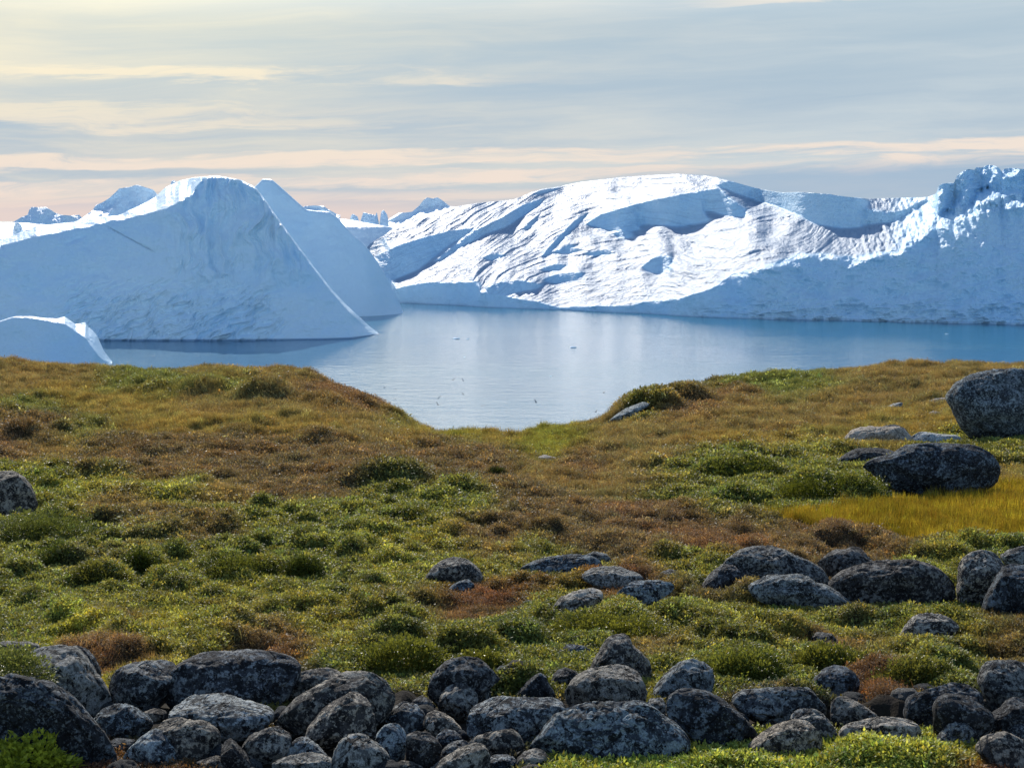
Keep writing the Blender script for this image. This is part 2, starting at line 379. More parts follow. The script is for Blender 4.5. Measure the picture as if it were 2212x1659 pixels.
def build_far():
    G = 'icebergs in the fjord'
    def rough(a, b, s=1.0):
        return (lambda xx, yy, t: a + b*fbm(xx/(18*s), yy/(14*s), a*3, 5)), (lambda xx, yy, t: -4.5*fbm(xx/(26*s), yy/(20*s), b*7, 4, 0.5))
    # jagged block behind the left berg
    cr = z1((330, 395), (420, 375), (500, 320), (520, 290), (560, 272), (600, 245), (650, 196), (700, 190), (740, 177), (790, 190), (835, 205), (860, 235), (900, 260), (1000, 300), (1200, 330))
    def sl(xx, yy, t):
        block = pm(xx, yy, z1((500, 310), (560, 265), (650, 190), (740, 170), (860, 215), (830, 250), (740, 300), (620, 350), (590, 350), (630, 270), (560, 310)), 1.0)
        return 0.28 + 0.3*fbm(xx/15, yy/8, 1.0, 4) + 1.5*block
    o = iceberg('iceberg', 130, 470, cr, [(130, 498), (470, 600)], sl, ICE_HAZED, 1.0, 110, 120, [(130, 640), (470, 640)], rough(1, 1)[1], None, 1.5, 0.1)
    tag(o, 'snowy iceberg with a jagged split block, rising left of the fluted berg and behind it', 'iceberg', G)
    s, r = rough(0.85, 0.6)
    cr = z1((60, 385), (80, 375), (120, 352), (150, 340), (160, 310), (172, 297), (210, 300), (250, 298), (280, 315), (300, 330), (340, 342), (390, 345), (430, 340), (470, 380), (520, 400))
    o = iceberg('iceberg', 24, 205, cr, [(24, 494), (205, 494)], s, ICE_HAZED, 0.8, 60, 90, [(24, 1050), (205, 1050)], r, None, 1.2, 0.1)
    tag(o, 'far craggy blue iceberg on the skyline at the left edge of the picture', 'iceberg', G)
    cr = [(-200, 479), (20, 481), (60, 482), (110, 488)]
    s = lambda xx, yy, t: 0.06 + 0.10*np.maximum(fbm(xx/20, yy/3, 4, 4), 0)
    o = iceberg('iceberg', -200, 110, cr, [(-200, 530), (110, 512)], s, ICE_HAZED, 1.0, 60, 60, [(-200, 640), (110, 640)], None, None, 0.5, 0.1)
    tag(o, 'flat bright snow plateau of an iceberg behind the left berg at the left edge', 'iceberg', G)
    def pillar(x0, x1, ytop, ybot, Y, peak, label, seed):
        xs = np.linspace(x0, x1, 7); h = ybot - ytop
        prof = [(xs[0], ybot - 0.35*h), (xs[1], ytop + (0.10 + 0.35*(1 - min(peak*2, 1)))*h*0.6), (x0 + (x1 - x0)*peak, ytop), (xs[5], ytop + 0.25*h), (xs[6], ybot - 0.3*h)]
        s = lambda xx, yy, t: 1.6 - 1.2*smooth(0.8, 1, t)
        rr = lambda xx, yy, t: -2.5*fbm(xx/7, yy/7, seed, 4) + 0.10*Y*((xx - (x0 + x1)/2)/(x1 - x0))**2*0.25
        o = iceberg('ice_spire', x0, x1, prof, [(x0, ybot), (x1, ybot)], s, ICE_HAZED, 0.6, 40, 14, [(x0, Y), (x1, Y)], rr, None, 0.4, 0.1, 10)
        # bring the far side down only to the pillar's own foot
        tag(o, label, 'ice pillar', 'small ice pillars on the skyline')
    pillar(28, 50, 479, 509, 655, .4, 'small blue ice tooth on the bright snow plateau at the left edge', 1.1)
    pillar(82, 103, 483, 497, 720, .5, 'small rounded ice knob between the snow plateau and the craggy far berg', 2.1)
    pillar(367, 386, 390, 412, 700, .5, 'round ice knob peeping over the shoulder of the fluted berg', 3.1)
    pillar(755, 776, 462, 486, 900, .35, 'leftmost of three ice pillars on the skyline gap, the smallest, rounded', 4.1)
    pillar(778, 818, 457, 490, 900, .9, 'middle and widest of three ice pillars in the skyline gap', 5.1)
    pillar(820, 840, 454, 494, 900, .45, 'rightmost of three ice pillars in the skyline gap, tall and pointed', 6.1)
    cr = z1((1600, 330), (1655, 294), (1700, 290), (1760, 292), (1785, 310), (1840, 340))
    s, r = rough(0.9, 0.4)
    o = iceberg('iceberg', 640, 735, cr, [(640, 500), (735, 500)], s, ICE_HAZED, 1.0, 50, 60, [(640, 800), (735, 800)], r, None, 0.4, 0.1)
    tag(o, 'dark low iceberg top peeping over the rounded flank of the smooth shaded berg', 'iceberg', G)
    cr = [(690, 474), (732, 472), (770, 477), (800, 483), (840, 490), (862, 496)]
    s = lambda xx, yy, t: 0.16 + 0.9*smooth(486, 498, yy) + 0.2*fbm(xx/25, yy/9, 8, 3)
    o = iceberg('iceberg', 690, 862, cr, [(690, 560), (862, 560)], s, ICE_HAZED, 1.0, 80, 90, [(690, 840), (862, 840)], lambda xx, yy, t: -1.5*fbm(xx/30, yy/20, 2, 4), None, 0.8, 0.1)
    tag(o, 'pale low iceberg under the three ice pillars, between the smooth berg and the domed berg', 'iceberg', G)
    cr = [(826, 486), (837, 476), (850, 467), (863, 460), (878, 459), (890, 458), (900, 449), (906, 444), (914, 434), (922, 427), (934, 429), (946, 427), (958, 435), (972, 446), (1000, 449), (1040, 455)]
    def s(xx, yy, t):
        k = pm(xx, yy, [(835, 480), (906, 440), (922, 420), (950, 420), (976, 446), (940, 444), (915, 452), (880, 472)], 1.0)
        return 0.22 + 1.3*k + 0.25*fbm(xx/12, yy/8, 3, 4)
    o = iceberg('iceberg', 826, 1040, cr, [(826, 500), (1040, 500)], s, ICE_HAZED, 0.9, 80, 90, [(826, 930), (1040, 930)], rough(1, 3)[1], None, 1.2, 0.1)
    tag(o, 'far iceberg with a dark craggy hump on the skyline left of the big snowy dome', 'iceberg', G)
build_far()

def build_dome():
    crest = [(785, 538), (791, 533), (810, 520), (831, 508), (851, 492), (870, 481), (890, 472), (930, 460), (974, 449), (1033, 439), (1109, 432)] + \
        z2((1050, 218), (1110, 200), (1180, 190), (1300, 165), (1500, 140), (1700, 125), (1850, 118), (2000, 128)) + \
        z3((400, 142), (480, 160), (560, 182), (640, 205), (720, 222), (800, 235), (900, 232), (1000, 238), (1080, 243), (1150, 255), (1300, 270), (1500, 265), (1650, 262), (1690, 246), (1706, 235), (1712, 200), (1730, 184), (1780, 178), (1806, 180), (1818, 140), (1850, 115), (1890, 98), (1925, 104), (1935, 86), (1965, 90), (2005, 72), (2040, 78), (2070, 92), (2082, 116), (2095, 98), (2130, 92), (2212, 98), (2300, 150), (2450, 160), (2700, 260), (2900, 330))
    cliff = [(785, 560), (820, 590)] + z2((285, 690), (312, 745), (400, 722), (500, 710), (620, 712), (760, 706), (772, 765), (850, 772), (950, 795), (1080, 815), (1200, 848), (1350, 840), (1500, 838), (1600, 836)) + \
        z3((0, 872), (110, 868), (210, 852), (300, 825), (380, 800), (440, 770), (520, 705), (600, 690), (700, 665), (800, 640), (900, 595), (1000, 590), (1100, 600), (1240, 612), (1380, 585), (1500, 572), (1525, 540), (1600, 510), (1680, 425), (1722, 406), (1800, 440), (1950, 500), (2100, 560), (2212, 565), (2450, 590), (2900, 700))
    water = [(785, 652)] + z2((340, 820), (640, 832), (760, 842), (1000, 850), (1200, 858), (1500, 872), (1850, 890)) + z3((0, 937), (300, 955), (700, 966), (1100, 971), (1400, 980), (1700, 987), (2212, 998), (2900, 1010))
    scarps = [
        ([(1268, 484), (1299, 464), (1347, 450), (1407, 434), (1486, 419), (1554, 408), (1569, 426), (1609, 452), (1606, 467), (1580, 467), (1540, 455), (1520, 453), (1516, 460), (1531, 476), (1465, 488), (1427, 484), (1395, 480), (1375, 488), (1383, 497), (1319, 497)], 2.2),
        (z3((420, 195), (480, 176), (560, 178), (640, 200), (800, 228), (1000, 232), (1150, 250), (1300, 282), (1290, 335), (1400, 350), (1500, 345), (1640, 275), (1660, 280), (1500, 375), (1450, 400), (1300, 412), (1250, 430), (1150, 436), (1000, 412), (900, 362), (780, 312), (650, 272), (540, 232), (470, 205)), 2.2),
        (z2((1090, 258), (1114, 266), (1000, 345), (900, 405), (800, 440), (650, 520), (560, 585), (520, 600), (600, 530), (740, 430), (900, 350), (1000, 290)), 1.0),
        (z2((1180, 196), (1210, 198), (1080, 225), (1040, 238), (1090, 212)), 1.0),
        (z2((200, 565), (330, 505), (480, 460), (600, 430), (740, 410), (600, 500), (500, 580), (420, 640), (300, 690), (250, 690), (225, 620)), 1.05),
        (z2((1650, 625), (1700, 580), (1770, 558), (1812, 580), (1800, 635), (1740, 660), (1690, 648)), 1.2),
        (z2((1085, 642), (1180, 608), (1245, 610), (1200, 640)), 1.0),
        (z2((1110, 692), (1200, 660), (1345, 653), (1290, 692), (1180, 712)), 1.0),
        (z2((800, 742), (870, 708), (1000, 698), (1110, 722), (1050, 742), (950, 762), (900, 775), (815, 770)), 0.95),
        (z2((1480, 442), (1560, 425), (1612, 452), (1560, 472)), 0.95), (z2((1380, 390), (1480, 360), (1620, 420), (1520, 430), (1430, 410)), 0.85),
        (z2((1150, 542), (1260, 518), (1335, 530), (1250, 552)), 0.9), (z2((1330, 552), (1450, 528), (1515, 548), (1400, 562)), 0.9), (z2((780, 574), (850, 545), (905, 560), (830, 588)), 0.9),
        (z2((1110, 560), (1118, 548), (1200, 460), (1290, 370), (1355, 330), (1345, 345), (1290, 392), (1215, 468), (1120, 572)), 1.3),
        (z2((1000, 420), (1050, 370), (1100, 330), (1090, 345), (1030, 420)), 0.9),
        (z2((230, 470), (245, 470), (290, 560), (350, 630), (335, 630), (275, 560)), 1.4),
        (z3((1706, 370), (1700, 240), (1715, 185), (1790, 172), (1830, 115), (1930, 80), (2010, 66), (2212, 80), (2300, 140), (2300, 190), (2190, 190), (2105, 240), (2000, 200), (1920, 222), (1880, 215), (1850, 225), (1840, 280), (1800, 300), (1760, 340)), 1.7),
        (z3((1840, 240), (1880, 215), (1930, 240), (1925, 290), (1880, 320), (1850, 300)), 1.4),
        (z3((2010, 280), (2050, 250), (2100, 270), (2100, 310), (2030, 320)), 1.3), (z3((2105, 240), (2212, 180), (2300, 190), (2300, 280), (2150, 270)), 1.2),
        (z3((1780, 405), (1900, 382), (2000, 350), (2120, 330), (2212, 325), (2450, 330), (2450, 570), (2212, 562), (2100, 555), (1950, 500), (1850, 432)), 0.95),
    ]
    def flow(xx, yy):
        wx = xx + 30*fbm(xx/160, yy/90, 2.0, 3); wy = yy + 22*fbm(xx/170, yy/80, 5.0, 3)
        k = np.interp(xx, [790, 1000, 1250, 1500, 1750, 2000], [-0.55, -0.60, -0.22, 0.02, -0.10, -0.5])
        return wx, wy - k*(wx - 1300)*0.9
    def bands(xx, yy, t):
        e = line(cliff, xx[0])[None]; wx, v = flow(xx, yy)
        b = smooth(0.02, 0.30, fbm(wx/230, v/5.0, 31.0, 5, 0.65))*0.75 + 0.5*smooth(0.10, 0.32, fbm(wx/60, v/2.6, 33.0, 3, 0.6))
        # thin dark cracks running down the slope
        cr = 1 - np.abs(fbm((xx + 0.5*yy)/55, yy/160 + 3, 37.0, 3))*14
        b = np.maximum(b, 0.6*np.clip(cr, 0, 1)*smooth(0.1, 0.3, fbm(xx/80, yy/60, 41.0, 3)))
        on = smooth(2, -4, yy - e)*smooth(1900, 1700, xx + (yy - 480)*-0.6)
        face = smooth(-2, 4, yy - e)*smooth(1450, 1600, xx)
        dirt = smooth(0.16, 0.36, fbm(xx/50 + yy/60, yy/22, 43.0, 5, 0.6))*smooth(610, 670, yy)*0.7
        vein = np.clip(1 - np.abs(fbm(xx/70, yy/35, 47.0, 4))*16, 0, 1)*0.45
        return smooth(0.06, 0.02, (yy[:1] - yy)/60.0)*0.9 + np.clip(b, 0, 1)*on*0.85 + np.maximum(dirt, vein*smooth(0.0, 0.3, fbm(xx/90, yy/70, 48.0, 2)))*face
    def slope(xx, yy, t):
        e = line(cliff, xx[0])[None]
        rag = fbm(xx/16, yy/14, 6.0, 5)
        right = smooth(1480, 1760, xx)
        cl = smooth(-2, 3.0, yy - e + rag*(2 + 10*right))
        # flow lines on the snow: striped along the slope, bending to the left foot
        wx = xx + 30*fbm(xx/160, yy/90, 2.0, 3); wy = yy + 22*fbm(xx/170, yy/80, 5.0, 3)
        k = np.interp(xx, [790, 1000, 1250, 1500, 1750, 2000], [-0.55, -0.60, -0.22, 0.02, -0.10, -0.5])
        v = wy - k*(wx - 1300)*0.9
        st = fbm(wx/190, v/7.5, 1.0, 5, 0.65); st2 = fbm(wx/70, v/5.5, 8.0, 3, 0.6)
        lit = 0.22 + 0.16*fbm(xx/120, yy/60, 9.0, 3) + 1.1*np.maximum(st - 0.14, 0) + 0.6*np.maximum(st2 - 0.10, 0) + 0.25*st2 + 0.5*np.maximum(fbm(wx/60, v/3.0, 4.0, 3), 0)
        # rubble on the right-hand slope
        rub = smooth(1720, 1900, xx + (yy - 480)*-0.6)
        rb = fbm(xx/9, yy/9, 2.0, 5, 0.6)
        lit = lit*(1 - rub) + rub*(0.26 + 0.55*rb)
        tn = np.maximum(lit, 0.10)
        for poly, val in scarps:
            m = pm(xx, yy, poly, 1.6); tn = tn*(1 - m) + m*(val + 0.25*rb*right + 0.12*st)
        face = 1.35 + 0.6*rag*right + 1.0*(1 - right) + 0.35*fbm(xx/30, yy/22, 4.0, 4)*right
        # small lit ledges on the face
        tn = tn*(1 - cl) + np.maximum(face, 0.5)*cl
        return tn
    def relief(xx, yy, t):
        e = line(cliff, xx[0])[None]; cl = smooth(-3, 10, yy - e)
        right = smooth(1450, 1700, xx)
        a = -2.5*fbm(xx/45, yy/40, 3.0, 5)*cl*(0.4 + right) - 5.5*fbm(xx/75, yy/55, 11.0, 5, 0.55, True)*cl*right
        low = smooth(632, 660, yy)*right
        a = a - 3.0*np.maximum(fbm(xx/60 + yy/45, yy/16, 13.0, 4, 0.55, True), 0)*low
        pk = smooth(2005, 2030, xx)*smooth(470, 440, yy)
        a = a - 11.0*fbm(xx/52, yy/48, 14.0, 4, 0.42, True)*pk
        # hanging bosses along the left foot
        a = a - 1.6*fbm(xx/26, yy/60, 21.0, 3)*cl*(1 - right) + 5.0*smooth(1030, 1036, xx)*(1 - smooth(1060, 1110, xx))*cl*0
        rub = smooth(1720, 1900, xx + (yy - 480)*-0.6)*(1 - cl)
        return a - 1.8*fbm(xx/14, yy/12, 15.0, 5, 0.6)*rub - 0.8*fbm(xx/20, yy/14, 17, 4)*(1 - cl) - 0.5*fbm(xx/6, yy/3.5, 19, 4, 0.6)*(1 - cl)
    o = iceberg('iceberg', 786, 2460, crest, water, slope, ICE, 1.25, 340, 240, None, relief, bands, 0.8, 0.03, 30, 1950.0)
    tag(o, 'huge sunlit domed iceberg with flowing grooves and a ragged blue cliff and crag at right', 'iceberg', 'icebergs in the fjord')
build_dome()

def build_water():
    m, out = new_mat('fjord_water')
    g = nd('ShaderNodeNewGeometry'); mp = nd('ShaderNodeMapping'); link(g.outputs['Position'], mp.inputs[0]); mp.inputs['Scale'].default_value = (0.55, 1.0, 1.0)
    P = mp.outputs[0]
    h = noise(P, 0.9, 3, 0.6) * 0.34 + noise(P, 0.22, 3, 0.55)*0.9 + noise(P, 3.2, 2, 0.6)*0.10
    patch = sstep(0.40, 0.66, noise(P, 0.011, 4, 0.6, 0.4))
    b = principled(out, mixc(patch, (0.006, 0.125, 0.235), (0.010, 0.145, 0.25)), 0.12)
    b.inputs['IOR'].default_value = 1.36
    n = nd('ShaderNodeBump'); n.inputs['Distance'].default_value = 1.0; link(h, n.inputs['Height'])
    link(0.17 + 0.22*patch, n.inputs['Strength'])
    link(n.outputs[0], b.inputs['Normal'])
    R = 40000.0
    V = [(-R, -2000, 0), (R, -2000, 0), (R, R, 0), (-R, R, 0)]
    o = mesh_obj('water', V, [[0, 1, 2, 3]], m, False); tag(o, 'calm blue fjord water', kind='structure')
build_water()

# ------------------------------------------------------------------ the tundra
A = np.concatenate([np.linspace(-1.3, -0.42, 40, endpoint=False), np.linspace(-0.42, 0.42, 720), np.linspace(0.42, 1.3, 41)[1:]])
YR = np.concatenate([np.geomspace(1.2, 56.0, 640), np.linspace(57, 190, 60)])
def build_base():
    near = [(1659, 6.5), (1560, 7.3), (1480, 8.2), (1400, 9.4), (1300, 11.2), (1200, 13.6), (1120, 16.4), (1050, 19.6)]
    cols = {-500: (780, 38, 960, 25), 0: (773, 38, 960, 25), 120: (780, 38, 960, 25), 240: (797, 38, 960, 25), 330: (795, 37.5, 960, 25), 450: (791, 37, 960, 25), 560: (794, 36.5, 960, 25),
            640: (801, 36, 960, 25), 700: (818, 35.5, 965, 24.5), 780: (850, 35, 975, 24), 850: (886, 34.5, 990, 23.5), 910: (926, 33.5, 997, 23), 960: (941, 33, 1000, 22.5), 1100: (945, 33, 1000, 22.5),
            1240: (938, 33, 996, 22.5), 1280: (920, 33, 990, 23), 1340: (886, 34, 980, 23), 1420: (852, 35, 965, 24), 1500: (828, 36, 960, 24.5), 1600: (810, 37, 955, 25), 1700: (802, 37.5, 950, 25.5),
            1800: (797, 38, 945, 26), 1900: (788, 38, 940, 26), 2050: (784, 38, 935, 26), 2212: (782, 38, 930, 26), 2800: (790, 38, 930, 26)}
    xs = sorted(cols); Z = np.zeros((len(YR), len(xs))); aa = []
    for j, x in enumerate(xs):
        yc, Yc, ym, Ym = cols[x]
        pts = near + [(ym, Ym), (0.5*(ym + yc), 0.52*Ym + 0.48*Yc), (yc, Yc)]
        P = at(np.full(len(pts), x), np.array([p[0] for p in pts]), np.array([p[1] for p in pts]))
        Yk = list(P[:, 1]); zk = list(P[:, 2]); Yk = [0.0, 3.0] + Yk; zk = [CAMZ - 1.72, CAMZ - 1.9] + zk
        z0 = zk[-1]
        for dY, dz in ((1.5, -0.25), (4, -1.2), (9, -3.6), (18, -8.5), (35, -19), (62, -36), (80, -46), (170, -60)):
            Yk.append(Yc + dY); zk.append(z0 + dz)
        Z[:, j] = np.interp(YR, Yk, zk); aa.append(P[len(near):, 0].mean()/P[len(near):, 1].mean())
    Z = blur(Z, 7, 0)
    out = np.stack([np.interp(A, aa, Z[i]) for i in range(len(YR))])
    return blur(out, 5, 1)
ZB = build_base()
def lookup(grid, a, Y):
    a = np.clip(a, A[0], A[-1] - 1e-6); Y = np.clip(Y, YR[0], YR[-1] - 1e-4)
    i = np.searchsorted(A, a, side='right') - 1; j = np.searchsorted(YR, Y, side='right') - 1
    u = (a - A[i])/(A[i + 1] - A[i]); v = (Y - YR[j])/(YR[j + 1] - YR[j])
    return (grid[j, i]*(1 - u) + grid[j, i + 1]*u)*(1 - v) + (grid[j + 1, i]*(1 - u) + grid[j + 1, i + 1]*u)*v
def ground_Y(x, y):
    """how far ahead the ground lies at a picture position"""
    r = ray(x, y); k = r/r[1]
    z = lookup(ZB, np.full(len(YR), k[0]), YR); rz = CAMZ + k[2]*YR
    idx = np.nonzero((rz <= z) & (YR > 3))[0]
    return float(YR[idx[0]]) if len(idx) else 45.0

HUM = [(1330, 1650, 1700, 150), (1520, 1640, 1700, 230), (1760, 1636, 1700, 230), (1950, 1630, 1700, 210), (400, 1096, 1125, 26), (539, 1107, 1136, 40), (597, 1114, 1132, 22), (655, 1110, 1143, 36), (713, 1103, 1132, 30), (135, 1176, 1243, 62), (226, 1170, 1206, 26), (302, 1183, 1250, 40), (200, 1212, 1276, 80),
       (368, 1174, 1220, 40), (470, 1196, 1240, 60), (560, 1204, 1258, 60), (651, 1196, 1254, 55), (757, 1170, 1217, 47), (204, 998, 1040, 90), (426, 1036, 1064, 44), (835, 984, 1068, 150), (215, 958, 980, 24), (40, 906, 960, 66), (120, 915, 950, 40), (30, 925, 962, 50),
       (91, 1030, 1076, 36), (309, 818, 852, 55), (430, 818, 866, 85), (564, 820, 876, 90), (700, 850, 885, 60), (1070, 1006, 1035, 22), (1256, 1076, 1100, 29), (1128, 1083, 1100, 18), (1176, 1112, 1140, 44), (859, 1046, 1082, 44), (986, 1040, 1079, 66),
       (848, 1159, 1191, 40), (794, 1119, 1151, 33), (1023, 1152, 1177, 33), (1456, 1186, 1206, 55), (1400, 838, 905, 110), (1480, 830, 880, 80), (1599, 984, 1050, 118), (1760, 1020, 1085, 90), (1870, 1016, 1088, 70), (1913, 1130, 1152, 27), (2133, 1145, 1176, 44), (2060, 1160, 1185, 30),
       (1650, 1262, 1325, 95), (1305, 1310, 1380, 150), (1500, 1305, 1370, 130), (1700, 1330, 1400, 120), (1000, 1350, 1440, 120), (860, 1340, 1420, 90), (870, 1310, 1350, 60), (1120, 1340, 1410, 90), (1640, 1400, 1470, 110), (1780, 1400, 1460, 80), (1950, 1420, 1500, 110), (2060, 1400, 1470, 90), (2000, 1280, 1320, 120),
       (480, 1225, 1262, 50), (800, 1240, 1275, 45), (700, 1270, 1300, 50), (60, 1130, 1180, 80), (20, 1210, 1260, 60), (560, 1160, 1192, 40), (640, 1160, 1190, 30), (930, 1120, 1150, 40), (890, 1180, 1205, 36), (330, 1290, 1320, 60), (450, 1270, 1300, 45), (120, 1290, 1330, 70),
       (1380, 1210, 1235, 40), (1330, 1130, 1150, 30), (1700, 940, 962, 40), (1590, 950, 972, 50), (1240, 990, 1015, 40), (1400, 990, 1020, 60), (760, 940, 960, 50), (480, 960, 985, 60), (640, 985, 1005, 50), (350, 1060, 1080, 40), (1540, 1090, 1110, 50), (1450, 1040, 1065, 60), (1500, 1110, 1135, 40),
       (620, 890, 912, 40), (780, 900, 925, 50), (850, 880, 910, 40), (700, 872, 890, 40), (1620, 842, 862, 50), (1760, 838, 855, 50), (1700, 866, 884, 40), (1540, 900, 920, 45)]
SEDGE = [(1640, 1122), (1700, 1112), (1800, 1104), (1920, 1090), (2010, 1086), (2100, 1076), (2160, 1060), (2300, 1044), (2400, 1110), (2300, 1175), (2150, 1165), (2090, 1182), (2000, 1186), (1940, 1164), (1880, 1152), (1790, 1152), (1720, 1142)]
def add_relief():
    Z = ZB.copy(); X = A[None]*YR[:, None]; Yg = np.broadcast_to(YR[:, None], X.shape)
    far = smooth(9, 24, Yg)
    lip = smooth(50, 40, Yg)*smooth(5.0, 8.5, Yg)
    gx_, gy_ = proj(np.stack([X, Yg, ZB], -1)); flat = blur(blur(inpoly(gx_, gy_, SEDGE).astype(float), 3, 0), 3, 1); lip = lip*(1 - 0.9*flat)
    Z += lip*(0.20*fbm(X/1.3, Yg/1.7, 0.5, 3)*(0.5 + far) + 0.21*np.abs(fbm(X/0.62 + 0.35*fbm(X*1.3, Yg*1.3, 4.0, 2), Yg/0.72, 1.5, 3))*(1 + far) + 0.022*fbm(X/0.16, Yg/0.2, 2.5, 2))
    # low hummocks everywhere
    c = fbm(X/0.7, Yg/0.9, 5.5, 3); Z += lip*0.17*smooth(0.08, 0.30, c)*(0.6 + 0.6*far)
    rel = (Z - ZB)*(1 - 0.62*smooth(13.5, 19, Yg)); Z = ZB + rel; Z += lip*smooth(14, 20, Yg)*(0.20*fbm(X/2.6, Yg/1.8, 61.0, 3) + 0.22*np.abs(fbm(X/1.7 + 0.4*fbm(X, Yg, 3.0, 2), Yg/1.1, 63.0, 3))); rel = Z - ZB; rel = rel - 0.9*blur(blur(rel, 14, 0), 22, 1); Z = ZB + rel
    hum = list(HUM)
    for x, yt, yb, hw in hum:
        Y0 = ground_Y(x, yb); W = hw/F*Y0; H = (yb - yt)/F*Y0*0.74; D = max(W*0.75, H*1.1)
        if D > 1.2: D = 1.2
        Yc = Y0 + D*0.85; Xc = (x - CX)/F*Yc*1.0
        m = (np.abs(X - Xc) < W*1.3) & (np.abs(Yg - Yc) < D*3.3)
        if not m.any(): continue
        dx = (X[m] - Xc)/W; dy = Yg[m] - Yc; dy = np.where(dy > 0, dy/(2.4*D), dy/D)
        r = np.sqrt(dx*dx + dy*dy)*(1 + 0.50*fbm(X[m]/(0.7*W + 0.05), Yg[m]/(0.7*W + 0.05), x*0.1, 4))
        Z[m] = np.maximum(Z[m], ZB[m] + H*(1 - smooth(0.25, 1.05, r))*(0.93 + 0.1*fbm(X[m]/0.2, Yg[m]/0.2, 1.0, 2)) + 0.3*(Z[m] - ZB[m]))
    return Z
ZF = add_relief()

